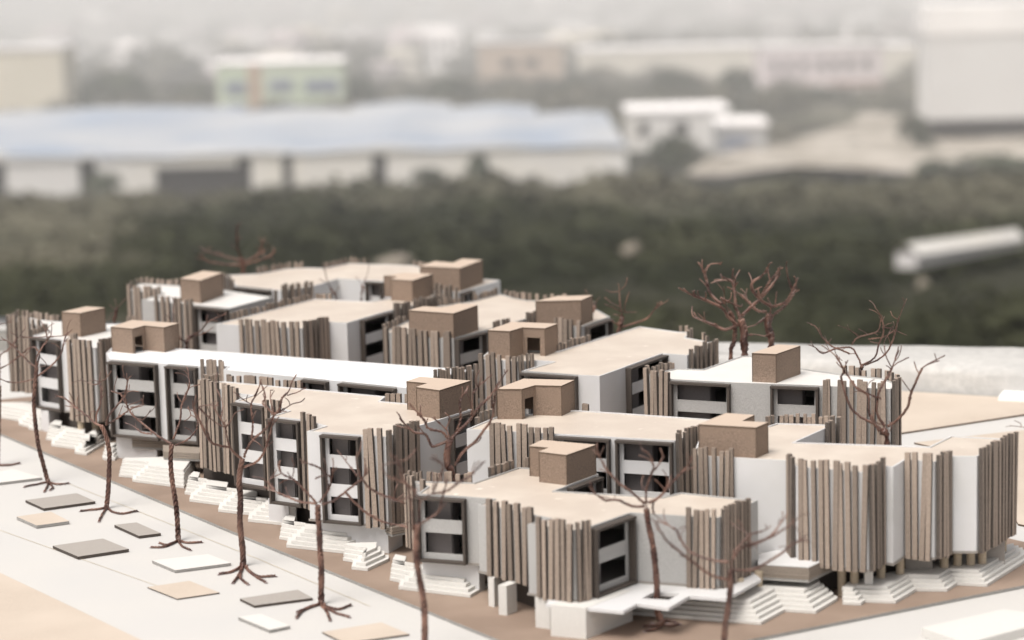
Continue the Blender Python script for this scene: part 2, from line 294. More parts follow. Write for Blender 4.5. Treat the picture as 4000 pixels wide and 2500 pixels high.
MISC = {
'brown':[(-729.6,2722.2),(-516.1,2389.4),(-238.9,1971.2),(-66.2,1718.2),(40.0,1562.4),(375.4,1748.0),(463.6,1796.1),(393.6,1882.3),(96.6,2308.7),(-341.7,2903.7),(-468.7,2767.2),(-514.0,2582.9),(-627.2,2534.3)],
'tanA':[(275.9,2356.5),(368.2,2288.9),(505.6,2362.9),(638.5,2446.7),(628.7,2408.3),(522.2,2441.3),(401.6,2497.0),(310.7,2536.5)],
'tanB':[(428.1,2170.1),(409.7,1932.5),(453.7,1885.8),(528.7,2306.8),(377.2,2247.6)],
'tanC':[(-430.7,1491.6),(-258.2,1478.8),(-237.5,1627.0),(-268.2,1668.0),(-336.0,1761.5),(-408.5,1860.9),(-496.7,1980.7)],
'slab':[(18.9,1652.4),(72.2,1630.2),(83.0,1648.4),(103.9,1635.3),(120.7,1664.5),(145.9,1655.1),(175.5,1703.2),(166.1,1753.5),(80.7,1743.5),(33.0,1712.8)],
'hole':[(86.8,1661.0),(105.7,1655.4),(114.3,1670.0),(95.3,1675.0)],
'cream':[(303.4,1594.2),(379.5,1648.2),(345.5,1674.0),(279.4,1633.6)],
'line':[(-407.7,2166.7),(-209.3,1888.2),(-110.2,1741.9)],
'line2':[(-436.9,2000.0),(-270.6,1804.4)],
'terrR':[(174.9,1718.9),(210.4,1706.9),(238.2,1745.2),(216.0,1775.0),(177.6,1745.5)],
'terrL':[(-361.8,2248.3),(-296.2,2226.6),(-293.1,2260.3),(-357.8,2273.7)],
'terrL2':[(-324.1,2189.2),(-289.3,2177.1),(-287.0,2201.3),(-327.9,2217.1)],
'terrM':[(-117.0,1904.7),(-99.3,1876.1),(-86.6,1885.1),(-87.5,1908.1),(-117.8,1919.6)],
'block1':[(21.9,1648.7),(46.4,1638.6),(81.0,1680.9),(55.9,1689.8)],
'block2':[(11.5,1670.6),(21.7,1664.8),(31.0,1678.7),(20.3,1686.3)],
'block3':[(-14.7,1704.6),(-8.8,1701.7),(-1.4,1711.9),(-6.9,1715.8)],
'block4':[(-22.2,1727.6),(-18.0,1723.7),(-8.7,1740.4),(-14.3,1744.4)],
'block5':[(-72.3,1782.4),(-29.4,1763.8),(-25.2,1772.5),(-67.7,1791.2)],
'block6':[(-159.8,1914.5),(-102.9,1884.0),(-92.7,1907.8),(-151.2,1939.1)],
'block7':[(-378.4,2261.2),(-337.7,2242.3),(-334.4,2261.8),(-376.0,2281.1)],
'block8':[(-475.4,2396.7),(-465.8,2386.0),(-457.6,2404.1),(-469.2,2418.5)],
'block9':[(-208.4,1991.1),(-190.4,1980.3),(-187.3,1993.4),(-205.8,2009.0)],
'par_front':[(402.9,2505.6),(501.0,2462.6)],
'par_far':[(-614.0,2877.5),(554.0,2592.9)],
'paper':[(494.1,2432.2),(518.6,2424.5),(546.8,2415.7),(563.0,2488.0),(533.6,2495.3),(519.8,2497.0)],
'pillars':{'front_right':[(238.1,1734.1,'c'),(246.8,1729.8,'c'),(268.2,1741.9,'c'),(283.7,1751.3,'c'),(319.3,1766.1,'c'),(330.1,1770.6,'c'),(340.2,1771.5,'c'),(349.3,1774.3,'c'),(371.4,1808.1,'c'),(256.6,1727.1,'s'),(299.7,1762.4,'p'),(359.3,1788.3,'p'),(175.1,1718.3,'c'),(159.5,1699.4,'c'),(216.0,1740.6,'c')],'front_left':[(-187.4,1984.2,'s')],'far_left':[(-425.4,2339.0,'c'),(-411.6,2341.2,'c')]},
'shade_walls':{'front_right':[(152.7,1735.8),(228.3,1749.7),(248.5,1754.9),(289.2,1776.2),(330.3,1794.3),(372.0,1835.8)],'long_white':[(-382.2,2289.2),(-297.4,2256.8),(-284.3,2170.6)],'front_left':[(-281.1,2138.6),(-247.0,2095.2),(-209.3,2025.1),(-139.8,1943.2),(-103.2,1910.3)],'low_front':[(-21.8,1765.7),(11.3,1721.4),(58.2,1703.8)],'far_left':[(-478.1,2419.8),(-452.3,2403.9),(-437.8,2364.8),(-394.2,2341.3)]},
}
TREES = {
'T1':{'trunk':[[-428.4,2175.4,-2.5],[-431.9,2175.4,14.2],[-435.4,2175.4,30.8],[-437.0,2175.4,48.9],[-437.4,2175.4,68.4],[-436.1,2175.4,83.3],[-434.4,2175.4,95.2],[-433.0,2175.4,105.5]],'branches':[[[-433.6,2175.4,95.1],[-440.4,2173.7,93.4],[-450.2,2171.2,92.2],[-458.5,2169.1,93.3],[-465.2,2167.2,96.7]],[[-433.4,2175.4,105.5],[-438.6,2176.8,108.4],[-444.6,2178.8,114.1],[-450.5,2180.8,119.9],[-454.9,2182.3,124.2],[-460.1,2183.9,128.5],[-468.5,2185.8,129.1]],[[-433.3,2175.4,107.0],[-432.6,2177.5,114.8],[-427.9,2179.9,122.4],[-423.6,2182.0,128.6],[-424.5,2184.1,136.5],[-427.5,2185.7,142.2]],[[-423.4,2182.0,131.6],[-416.9,2184.8,131.4],[-408.7,2188.5,131.6],[-406.0,2190.6,135.6]],[[-433.2,2175.4,96.6],[-424.2,2175.8,102.3],[-416.5,2176.2,109.5],[-410.3,2176.5,116.7],[-407.7,2176.8,125.4],[-405.9,2177.1,132.8],[-402.8,2177.2,136.4]],[[-433.0,2175.4,105.5],[-431.0,2180.9,114.9],[-435.1,2185.2,121.7],[-441.6,2188.3,120.5],[-450.3,2193.1,113.9],[-462.5,2199.9,104.7],[-472.8,2205.2,98.7]],[[-454.9,2182.3,124.2],[-450.8,2185.5,130.9],[-448.7,2186.6,132.9],[-445.2,2189.0,137.6],[-443.8,2190.5,141.1]],[[-450.7,2185.5,131.7],[-457.2,2183.0,137.5]],[[-448.0,2186.6,131.4],[-435.8,2183.9,131.1],[-423.5,2181.2,132.2]],[[-431.7,2180.9,114.9],[-427.5,2180.6,110.4],[-424.8,2180.3,105.9],[-430.7,2180.0,104.6]],[[-444.5,2178.8,114.9],[-438.1,2178.1,121.5],[-438.4,2177.6,127.6]],[[-423.6,2182.0,128.6],[-420.1,2185.5,133.2],[-420.1,2191.9,144.0]]],'roots':[[[-428.0,2173.5,-1.3],[-436.7,2164.8,-1.3],[-446.8,2156.4,-1.3]],[[-427.3,2173.4,-1.3],[-417.3,2162.8,-1.3],[-407.7,2166.8,-1.3]],[[-427.1,2170.2,-1.3],[-425.3,2151.0,-1.3],[-424.6,2135.3,-1.3]],[[-427.1,2170.2,-1.3],[-419.4,2150.4,-1.3],[-420.6,2141.1,-1.3]]],'w':3.2,'strands':4},
'T2':{'trunk':[[-358.5,2070.3,-2.5],[-356.4,2070.3,10.4],[-354.3,2070.3,30.5],[-353.1,2070.3,47.7],[-355.2,2070.3,62.0],[-358.9,2070.3,71.4]],'branches':[[[-358.9,2070.3,71.4],[-364.7,2072.3,73.3],[-369.0,2074.4,77.2],[-374.8,2076.8,81.2],[-382.1,2079.8,86.4],[-390.8,2083.4,92.4],[-399.3,2086.4,95.3]],[[-382.1,2079.8,86.4],[-384.0,2077.2,94.2],[-386.1,2074.9,100.6]],[[-377.5,2076.8,84.1],[-384.6,2078.2,86.8],[-391.0,2079.3,87.9]],[[-363.4,2072.3,71.8],[-363.6,2076.0,79.6],[-360.4,2080.6,88.6],[-360.2,2085.5,99.0],[-361.8,2089.0,106.3],[-361.0,2092.7,114.1]],[[-361.9,2089.0,105.3],[-367.7,2091.7,103.8],[-375.3,2095.4,106.1],[-380.1,2097.9,107.9]],[[-361.8,2089.0,105.6],[-355.3,2086.5,110.2],[-349.9,2083.9,117.0]],[[-361.5,2089.0,106.3],[-365.8,2090.0,107.6],[-370.5,2091.0,107.5]],[[-355.4,2070.3,72.0],[-349.2,2072.1,74.4],[-341.0,2074.7,79.3],[-332.8,2077.4,84.3],[-323.2,2080.2,87.8]],[[-354.6,2070.3,73.4],[-350.7,2065.9,81.4],[-342.3,2059.6,91.0],[-334.6,2053.6,100.5],[-331.3,2048.6,109.8],[-329.7,2042.2,122.2]],[[-331.5,2048.6,105.6],[-338.6,2049.5,103.5],[-345.6,2050.3,106.0]],[[-331.5,2048.6,104.9],[-325.9,2048.2,105.5],[-321.5,2047.9,104.8]],[[-369.0,2074.4,77.9],[-367.6,2075.9,82.6],[-363.7,2077.2,82.2]],[[-334.6,2053.6,100.5],[-331.5,2056.8,104.0],[-331.0,2060.0,109.0]]],'roots':[[[-358.1,2068.3,-1.3],[-365.7,2063.2,-1.3],[-379.0,2058.8,-1.3]],[[-357.4,2068.2,-1.3],[-350.1,2053.0,-1.3],[-340.5,2045.1,-1.3],[-328.6,2053.7,-1.3]],[[-357.6,2065.3,-1.3],[-357.6,2048.0,-1.3],[-356.5,2019.6,-1.3]]],'w':3.4,'strands':4},
'T3':{'trunk':[[-279.7,1951.0,-2.5],[-279.9,1951.0,15.8],[-280.7,1951.0,30.9],[-282.5,1951.0,49.1],[-282.8,1951.0,65.2],[-281.7,1951.0,75.8],[-281.1,1951.0,79.2]],'branches':[[[-281.1,1951.0,79.2],[-287.0,1953.4,82.0],[-295.6,1957.0,86.8],[-303.1,1960.5,92.6],[-312.8,1964.9,99.4],[-318.2,1968.2,106.4],[-324.7,1973.0,117.3]],[[-312.8,1964.9,99.4],[-306.2,1961.9,97.8],[-301.4,1959.2,102.5],[-298.2,1956.9,107.1]],[[-297.7,1957.0,86.8],[-306.7,1961.9,87.1],[-314.6,1967.1,91.5],[-322.5,1971.7,94.0]],[[-279.8,1951.0,83.4],[-277.4,1954.7,90.0],[-274.5,1959.0,97.6],[-273.7,1964.5,108.1],[-270.7,1968.8,115.7],[-267.8,1973.1,123.4],[-269.1,1979.1,135.1],[-270.7,1980.8,138.0]],[[-273.5,1964.5,111.3],[-276.6,1965.8,115.4],[-277.1,1966.9,119.5]],[[-278.5,1951.0,78.1],[-269.7,1956.7,80.9],[-262.9,1962.4,87.0],[-261.0,1967.1,94.5],[-263.3,1970.8,100.2]],[[-318.3,1968.2,105.3],[-320.5,1965.5,116.6],[-326.3,1963.8,120.2],[-330.7,1962.6,122.2]],[[-320.5,1965.5,116.6],[-317.3,1962.3,128.8],[-317.0,1960.2,137.2]],[[-316.1,1968.2,107.4],[-310.5,1966.2,107.6],[-304.9,1964.2,110.0],[-306.4,1962.1,115.8]],[[-268.9,1973.1,121.3],[-262.7,1974.0,123.0],[-259.0,1974.6,123.9]],[[-271.4,1959.0,96.4],[-266.1,1960.0,100.3],[-268.0,1961.4,108.6]],[[-319.2,1968.2,108.5],[-310.1,1964.8,112.2],[-306.1,1963.2,114.5]]],'roots':[[[-279.8,1948.5,-1.3],[-284.2,1934.5,-1.3],[-290.4,1927.0,-1.3],[-299.0,1928.7,-1.3]],[[-278.7,1948.4,-1.3],[-270.3,1939.3,-1.3],[-259.0,1941.1,-1.3]],[[-278.7,1944.3,-1.3],[-272.9,1927.4,-1.3],[-265.3,1916.6,-1.3]],[[-279.5,1946.4,-1.3],[-286.3,1934.7,-1.3],[-294.0,1941.6,-1.3]]],'w':3.4,'strands':4},
'T4':{'trunk':[[-217.3,1865.8,-2.5],[-217.2,1865.8,10.9],[-218.4,1865.8,31.6],[-217.0,1865.8,52.1],[-217.4,1865.8,67.5],[-214.2,1865.8,84.3]],'branches':[[[-215.0,1865.8,84.3],[-220.2,1861.4,90.5],[-223.6,1858.1,95.4],[-229.1,1854.7,97.3],[-236.2,1849.8,101.6],[-240.1,1844.4,110.9],[-243.6,1837.5,123.5],[-246.0,1834.6,128.1],[-246.2,1828.9,139.2]],[[-240.0,1844.4,111.9],[-241.9,1845.0,116.8],[-246.5,1846.2,125.7],[-253.3,1847.1,129.7]],[[-222.6,1858.1,95.3],[-225.2,1858.5,105.5],[-225.4,1858.7,111.5],[-228.7,1859.0,117.6],[-233.3,1859.3,125.7]],[[-225.4,1858.7,111.5],[-221.4,1855.7,116.1],[-216.6,1851.0,124.0],[-211.8,1848.2,126.3]],[[-212.9,1865.8,85.3],[-209.6,1865.6,93.4],[-204.3,1865.4,100.4],[-198.1,1865.2,105.4],[-192.9,1865.0,110.4],[-188.1,1864.8,118.4],[-183.4,1864.6,123.4],[-181.0,1864.4,132.5],[-175.8,1864.2,137.5],[-172.5,1864.0,145.5],[-168.8,1863.8,151.0]],[[-188.1,1864.8,118.4],[-192.7,1868.7,123.8],[-197.3,1871.8,126.9],[-195.0,1875.0,131.7],[-199.2,1881.7,142.7]],[[-212.8,1865.8,77.6],[-203.8,1862.3,81.7],[-197.1,1858.9,89.5],[-193.6,1856.0,97.1],[-189.7,1851.7,109.1],[-186.4,1847.8,119.9]],[[-206.3,1865.4,100.5],[-205.3,1870.1,110.6],[-206.4,1874.0,119.0],[-206.4,1877.4,126.5],[-203.5,1879.9,131.0],[-202.0,1882.5,136.5]],[[-206.4,1877.4,125.4],[-213.1,1875.8,130.0],[-219.6,1874.1,136.6]],[[-188.0,1864.8,119.4],[-180.6,1866.4,123.0],[-173.6,1867.9,126.5],[-166.7,1869.3,128.1],[-163.7,1870.1,130.9]],[[-177.0,1864.2,134.5],[-170.1,1865.9,136.0],[-164.2,1867.4,138.6],[-162.2,1867.9,139.4]],[[-244.3,1846.2,130.7],[-237.1,1843.9,132.2],[-227.9,1841.0,132.5]],[[-244.3,1846.2,130.7],[-235.9,1846.1,121.5],[-227.3,1846.0,115.2],[-223.9,1846.0,114.2]],[[-187.5,1864.8,119.4],[-190.5,1869.1,128.7],[-190.6,1872.9,137.1],[-188.5,1873.8,137.1]],[[-236.2,1849.8,101.6],[-238.9,1848.4,115.0],[-234.9,1847.4,125.2]],[[-228.7,1859.0,117.6],[-228.0,1866.2,129.3],[-233.3,1873.3,140.1]],[[-204.5,1879.9,131.0],[-200.1,1879.3,139.2],[-198.3,1878.9,145.3]]],'roots':[[[-217.7,1865.3,-1.3],[-221.6,1850.5,-1.3],[-226.8,1843.5,-1.3],[-233.4,1840.4,-1.3]],[[-216.2,1865.1,-1.3],[-210.2,1845.7,-1.3],[-200.7,1830.0,-1.3],[-188.4,1830.7,-1.3]],[[-217.3,1861.4,-1.3],[-217.6,1831.5,-1.3],[-219.6,1813.5,-1.3]],[[-217.1,1859.5,-1.3],[-215.2,1827.7,-1.3],[-207.4,1808.8,-1.3]],[[-213.0,1853.5,-1.3],[-203.7,1830.3,-1.3],[-194.1,1813.0,-1.3]]],'w':3.8,'strands':5},
'T5':{'trunk':[[-147.2,1751.9,-2.5],[-146.7,1751.9,10.2],[-146.2,1751.9,24.8],[-146.6,1751.9,39.4],[-146.5,1751.9,53.9],[-147.0,1751.9,66.5],[-146.7,1751.9,73.2]],'branches':[[[-147.6,1751.9,74.7],[-159.4,1758.3,74.4],[-171.2,1765.1,77.4],[-180.1,1770.4,80.2],[-184.5,1774.0,84.3]],[[-147.6,1751.9,74.2],[-153.0,1752.0,81.1],[-158.4,1752.0,87.0],[-163.8,1752.1,92.9],[-173.0,1752.2,98.3],[-175.1,1752.3,105.6]],[[-164.7,1752.1,94.8],[-163.3,1750.6,102.8],[-164.8,1749.2,110.3]],[[-145.7,1751.9,75.1],[-139.6,1748.7,83.4],[-136.3,1746.0,91.7],[-136.9,1744.4,96.9],[-140.5,1743.1,97.7],[-147.4,1740.5,95.6]],[[-143.9,1751.9,74.1],[-136.2,1750.5,76.2],[-126.4,1748.4,83.2],[-116.7,1746.2,91.1],[-112.8,1745.3,94.1],[-108.6,1743.7,103.0]],[[-113.7,1745.3,94.1],[-116.0,1742.4,103.5],[-116.6,1740.2,110.7],[-115.4,1738.6,115.8]],[[-112.8,1745.3,93.2],[-107.6,1748.8,85.5],[-98.7,1753.0,79.5],[-90.5,1756.6,75.5],[-82.3,1760.3,70.5]],[[-116.4,1745.3,96.1],[-125.8,1751.8,107.3],[-131.4,1755.6,113.8]],[[-126.4,1748.4,84.2],[-117.4,1748.1,73.4],[-108.3,1747.9,65.5],[-96.3,1747.7,59.5],[-80.4,1747.4,56.3]],[[-138.5,1748.7,85.3],[-140.3,1741.8,100.4],[-148.9,1736.1,107.7],[-156.4,1731.9,110.2]],[[-180.0,1770.4,81.2],[-184.8,1773.5,87.4],[-175.5,1777.8,92.0]],[[-135.1,1744.4,94.9],[-133.6,1741.2,104.2],[-133.6,1738.7,111.4]],[[-184.5,1774.0,84.3],[-189.6,1774.3,89.3],[-197.1,1774.6,90.8]]],'roots':[[[-147.4,1749.4,-1.3],[-153.4,1741.5,-1.3],[-159.2,1732.1,-1.3],[-162.4,1714.3,-1.3]],[[-147.9,1749.5,-1.3],[-157.0,1738.5,-1.3],[-163.1,1727.4,-1.3]],[[-146.5,1749.4,-1.3],[-141.1,1740.5,-1.3],[-133.2,1733.8,-1.3],[-124.4,1744.1,-1.3]],[[-146.7,1746.0,-1.3],[-141.1,1727.2,-1.3],[-137.3,1705.6,-1.3]],[[-144.0,1740.7,-1.3],[-133.4,1723.2,-1.3],[-123.5,1713.2,-1.3]]],'w':3.6,'strands':5},
'T6':{'trunk':[[-66.2,1616.3,-2.5],[-66.2,1616.3,1.1],[-65.2,1616.3,19.2],[-65.5,1616.3,37.3],[-67.7,1616.3,52.7],[-69.4,1616.3,68.9],[-69.0,1616.3,82.3],[-67.8,1616.3,91.2]],'branches':[[[-67.4,1616.3,89.4],[-66.5,1621.4,98.8],[-65.5,1624.9,105.1],[-60.3,1627.9,107.8],[-57.7,1629.8,110.0]],[[-67.4,1616.3,90.3],[-60.3,1615.9,94.7],[-53.2,1615.6,99.9],[-51.3,1615.3,107.1],[-49.3,1614.9,114.2],[-45.6,1614.5,123.1]],[[-71.0,1616.3,86.8],[-71.4,1614.6,100.6],[-73.4,1612.5,117.2],[-78.1,1610.9,128.3],[-78.7,1609.8,137.4],[-81.1,1609.2,141.1]],[[-57.7,1629.8,109.1],[-48.1,1631.2,110.3],[-39.2,1632.8,116.0],[-30.4,1634.3,120.8],[-22.3,1636.0,129.1]],[[-68.3,1612.5,114.4],[-74.8,1608.5,121.7],[-85.6,1603.3,127.6],[-89.5,1600.4,133.6]],[[-77.8,1609.8,136.5],[-85.5,1608.8,136.0],[-90.7,1608.1,134.5]],[[-56.7,1629.8,111.7],[-51.9,1625.2,122.5],[-49.9,1621.7,131.3],[-58.2,1617.5,136.9]],[[-77.8,1609.8,137.3],[-72.7,1611.5,138.6],[-66.5,1614.3,144.9]],[[-65.5,1624.9,105.1],[-68.0,1624.9,108.7],[-68.8,1624.9,111.4]],[[-72.4,1624.9,108.8],[-83.2,1629.9,104.3],[-91.1,1633.8,107.1]],[[-57.7,1629.8,110.0],[-56.6,1632.4,118.3],[-57.4,1634.3,124.1]]],'roots':[],'w':3.6,'strands':5},
'T7':{'trunk':[[101.7,1669.8,0],[97.8,1669.8,12.2],[98.0,1669.8,27.1],[96.9,1669.8,45.7],[95.3,1669.8,60.6],[92.8,1669.8,73.6],[91.7,1669.8,84.7]],'branches':[[[90.4,1669.8,86.5],[80.4,1667.5,87.8],[71.4,1665.2,92.7],[62.4,1663.2,93.4],[54.4,1661.0,99.7],[50.9,1659.6,104.6]],[[90.4,1669.8,88.4],[82.5,1670.4,95.8],[72.8,1671.1,103.2],[64.9,1671.8,112.4],[58.9,1672.5,123.4],[57.2,1672.9,130.6]],[[91.7,1669.8,89.3],[91.4,1669.8,96.6],[94.3,1669.9,107.5],[97.0,1669.9,114.8],[94.5,1670.0,123.0],[91.0,1670.0,126.8]],[[93.1,1669.8,89.2],[100.0,1665.7,93.7],[107.8,1659.5,104.1],[114.6,1654.0,113.4],[119.7,1650.1,119.6],[122.2,1646.2,127.7]],[[96.5,1669.8,80.9],[96.7,1670.6,88.9],[104.0,1671.7,95.8],[109.7,1673.2,108.2]],[[95.2,1669.9,110.2],[100.8,1672.6,115.9],[103.7,1674.8,121.7],[102.1,1676.6,126.9]],[[91.7,1669.8,84.7],[91.6,1673.9,95.6],[90.9,1675.5,99.9]],[[114.6,1654.0,112.5],[120.0,1654.0,116.0],[125.3,1654.0,117.7]]],'roots':[[[101.5,1667.3,1.2],[95.1,1664.7,1.2],[87.8,1663.8,1.2]],[[101.5,1667.3,1.2],[106.6,1662.2,1.2],[113.2,1666.3,1.2]],[[101.4,1665.8,1.2],[96.3,1655.3,1.2],[88.0,1651.4,1.2]],[[101.4,1665.8,1.2],[105.7,1674.8,1.2],[111.7,1671.2,1.2]]],'w':3.6,'strands':5},
'T8':{'trunk':[[137.9,1588.3,-2.5],[137.9,1588.3,4.6],[139.3,1588.3,22.4],[142.1,1588.3,40.1],[143.1,1588.3,53.4],[143.1,1588.3,61.3]],'branches':[[[141.8,1588.3,54.3],[129.5,1584.1,59.3],[117.3,1579.1,69.8],[105.2,1574.0,81.1],[96.6,1569.9,91.0],[92.3,1566.2,102.5]],[[141.9,1588.3,66.7],[130.5,1594.5,67.0],[117.3,1602.1,70.7],[110.9,1607.7,78.2],[107.8,1611.7,84.4],[95.4,1619.0,89.1]],[[143.6,1588.3,61.3],[157.5,1590.9,60.2],[168.1,1593.1,64.7],[176.9,1595.0,69.3],[185.8,1597.1,75.6],[196.4,1599.5,81.7]],[[185.8,1597.1,75.1],[193.0,1599.7,77.4],[198.8,1601.7,75.4]],[[144.5,1588.3,68.4],[151.0,1592.9,74.9],[167.3,1600.6,78.6],[174.6,1604.7,82.7],[184.1,1611.6,93.2]],[[145.4,1588.3,73.6],[156.4,1594.7,83.1],[167.2,1599.3,85.2],[171.7,1601.6,88.0]],[[157.2,1594.7,83.1],[148.3,1600.1,88.1],[144.3,1602.7,91.1]],[[156.1,1592.9,75.7],[174.3,1594.1,83.7],[189.1,1595.3,93.6]],[[143.1,1588.3,61.3],[144.5,1589.0,68.2],[145.5,1589.6,73.3]]],'roots':[],'w':3.4,'strands':5},
'T0':{'trunk':[[-490.7,2253.6,-2.5],[-488.6,2253.6,22.7],[-486.2,2253.6,53.7],[-484.7,2253.6,73.8]],'branches':[[[-484.7,2253.6,73.8],[-483.9,2256.3,87.1],[-483.6,2259.2,101.2],[-477.6,2260.8,106.2],[-471.6,2262.6,111.9]],[[-483.6,2259.2,101.2],[-488.2,2263.0,113.8]],[[-488.7,2263.0,130.7],[-483.3,2266.2,130.8],[-473.1,2272.4,131.8]]],'roots':[[[-489.2,2248.2,-1.3],[-478.3,2248.3,-1.3],[-469.9,2255.6,-1.3]]],'w':3.2,'strands':4},
'T9':{'trunk':[[-48.7,1824.2,0],[-48.7,1824.2,72.5],[-52.2,1824.2,84.5],[-51.9,1824.2,96.5],[-49.7,1824.2,104.4]],'branches':[[[-51.7,1824.2,103.5],[-63.5,1825.4,99.5],[-68.2,1826.5,108.4],[-76.9,1827.4,110.4],[-83.6,1828.3,116.3],[-88.3,1829.0,121.5]],[[-51.7,1824.2,105.5],[-55.4,1823.1,110.8],[-65.9,1821.2,114.4],[-68.6,1820.1,120.7],[-76.0,1818.1,130.2],[-79.7,1817.1,134.4]],[[-48.7,1824.2,105.4],[-42.8,1825.7,110.9],[-33.8,1828.0,119.1],[-27.8,1830.0,127.5],[-18.8,1832.3,135.8],[-13.8,1833.9,142.3],[-11.7,1834.5,145.1]],[[-45.8,1825.7,108.0],[-41.6,1827.7,117.4],[-41.4,1829.5,127.0],[-41.3,1830.8,133.6],[-35.2,1832.8,142.0]],[[-46.4,1824.2,84.4],[-40.2,1822.1,94.7],[-30.2,1819.8,103.9],[-23.2,1817.8,113.1],[-17.1,1815.9,122.2],[-14.9,1813.9,133.4]],[[-51.5,1823.1,111.7],[-57.1,1824.0,117.6],[-63.3,1824.9,122.5]],[[-52.4,1823.1,113.7],[-49.2,1821.1,121.9],[-52.9,1819.7,126.8]],[[-31.4,1832.8,138.5],[-27.4,1832.4,143.9],[-21.4,1832.0,148.8],[-15.9,1831.6,153.2]],[[-14.9,1813.9,133.4],[-13.7,1814.1,143.2],[-9.6,1814.2,151.9],[-3.6,1814.4,160.1]],[[-32.8,1828.0,122.1],[-31.2,1818.6,141.3]],[[-27.4,1832.4,143.9],[-29.1,1831.8,150.0],[-26.0,1831.1,157.0]],[[-49.7,1824.2,104.4],[-51.6,1827.8,109.7],[-52.5,1830.1,113.2]]],'roots':[],'w':4.4,'strands':6},
'T10':{'trunk':[[-413.8,2495.9,0],[-413.8,2495.9,87.3],[-411.9,2495.9,98.0],[-410.1,2495.9,107.3]],'branches':[[[-410.1,2495.9,107.3],[-412.3,2500.1,116.0]],[[-409.5,2495.9,106.6],[-404.9,2497.9,112.2],[-400.3,2499.7,117.1]],[[-410.9,2495.9,104.7],[-418.1,2497.5,110.6]],[[-412.3,2495.9,103.3],[-415.4,2494.2,102.4],[-419.0,2489.9,95.1]]],'roots':[],'w':3,'strands':4},
'T11':{'trunk':[[-317.7,2334.3,0],[-317.7,2334.3,89.7],[-317.3,2334.3,97.3],[-313.3,2334.3,103.4]],'branches':[[[-313.3,2334.3,103.4],[-302.6,2329.8,109.0],[-294.3,2325.2,118.3],[-286.3,2321.8,122.4],[-275.1,2317.2,127.2]],[[-300.0,2329.8,111.4],[-295.6,2326.8,120.5],[-293.9,2325.2,125.7]],[[-316.0,2334.3,98.5],[-322.9,2331.0,100.5],[-325.1,2329.5,103.3]],[[-321.7,2331.0,100.4],[-329.4,2337.5,112.1],[-330.3,2345.2,128.4],[-329.8,2349.1,136.6]],[[-313.4,2334.3,102.2],[-301.3,2338.0,105.0],[-291.6,2341.4,110.5]]],'roots':[],'w':3.4,'strands':4},
'T12':{'trunk':[[-322.9,2907.8,0],[-322.9,2907.8,81.6],[-324.7,2907.8,99.7]],'branches':[[[-325.7,2907.8,99.7],[-327.8,2897.4,121.7],[-324.7,2887.2,143.4]],[[-323.9,2907.8,93.5],[-304.2,2908.7,104.2],[-297.4,2909.5,121.9]],[[-322.5,2907.8,91.4],[-287.7,2895.4,103.1],[-281.9,2891.9,112.1]],[[-326.9,2907.8,97.1],[-355.8,2913.4,104.8],[-373.9,2916.9,109.9]],[[-326.1,2907.8,91.4],[-361.1,2911.3,94.9],[-376.2,2913.2,105.3]],[[-326.9,2907.8,107.5],[-336.3,2904.5,118.4]],[[-298.7,2909.5,114.3],[-302.2,2907.6,124.9]],[[-309.5,2908.7,100.2],[-290.7,2904.2,112.2],[-293.7,2902.4,120.2]],[[-287.7,2895.4,103.1],[-284.1,2897.5,96.0]],[[-371.4,2916.9,108.9],[-361.5,2921.3,111.6]]],'roots':[],'w':5.5,'strands':4},
'T13':{'trunk':[[-192.5,2637.5,0],[-192.5,2637.5,88.2],[-194.4,2637.5,94.6],[-198.3,2637.5,101.8]],'branches':[[[-198.3,2637.5,101.8],[-201.9,2635.0,113.5],[-204.0,2632.4,126.6],[-206.6,2631.6,129.6]],[[-193.0,2637.5,96.0],[-187.5,2632.4,104.4]],[[-198.9,2637.5,104.6],[-204.8,2634.5,109.4],[-210.0,2632.0,112.8]]],'roots':[],'w':2.4,'strands':4},
'T14':{'trunk':[[-164.4,2633.0,0],[-164.4,2633.0,87.6],[-162.7,2633.0,97.4],[-163.2,2633.0,104.4]],'branches':[[[-163.2,2633.0,104.4],[-168.2,2630.2,113.4],[-170.3,2629.6,114.2]],[[-162.4,2633.0,105.1],[-157.1,2631.4,115.7],[-154.6,2630.0,126.4]],[[-161.8,2633.0,103.0],[-155.2,2633.3,94.3],[-152.6,2633.6,87.2]]],'roots':[],'w':2.4,'strands':4},
'T15':{'trunk':[[105.7,2372.8,0],[105.7,2372.8,91.6],[107.7,2372.8,97.9],[109.1,2372.8,105.5]],'branches':[[[109.1,2372.8,105.5],[107.5,2375.0,117.9],[106.5,2376.7,127.8],[106.7,2378.0,135.3]],[[106.5,2376.7,130.4],[99.1,2380.0,129.4],[93.0,2383.0,131.7]],[[107.8,2376.7,131.6],[112.9,2376.5,136.6],[114.7,2376.3,144.2]],[[111.1,2372.8,110.5],[112.4,2370.9,119.7],[116.2,2368.2,131.5]],[[108.5,2372.8,110.6],[101.1,2372.9,114.6],[92.4,2373.0,118.6]],[[108.1,2375.0,115.4],[98.9,2378.8,118.8],[92.8,2382.0,124.2]],[[111.0,2372.8,109.9],[123.6,2372.1,110.0]],[[108.3,2372.8,95.3],[120.6,2367.2,99.8],[132.9,2361.3,105.6],[140.2,2356.3,115.1],[146.3,2351.8,123.8]],[[105.8,2372.8,96.7],[98.2,2368.2,102.7]],[[108.5,2372.8,106.8],[100.4,2373.7,108.1]]],'roots':[],'w':4.4,'strands':5},
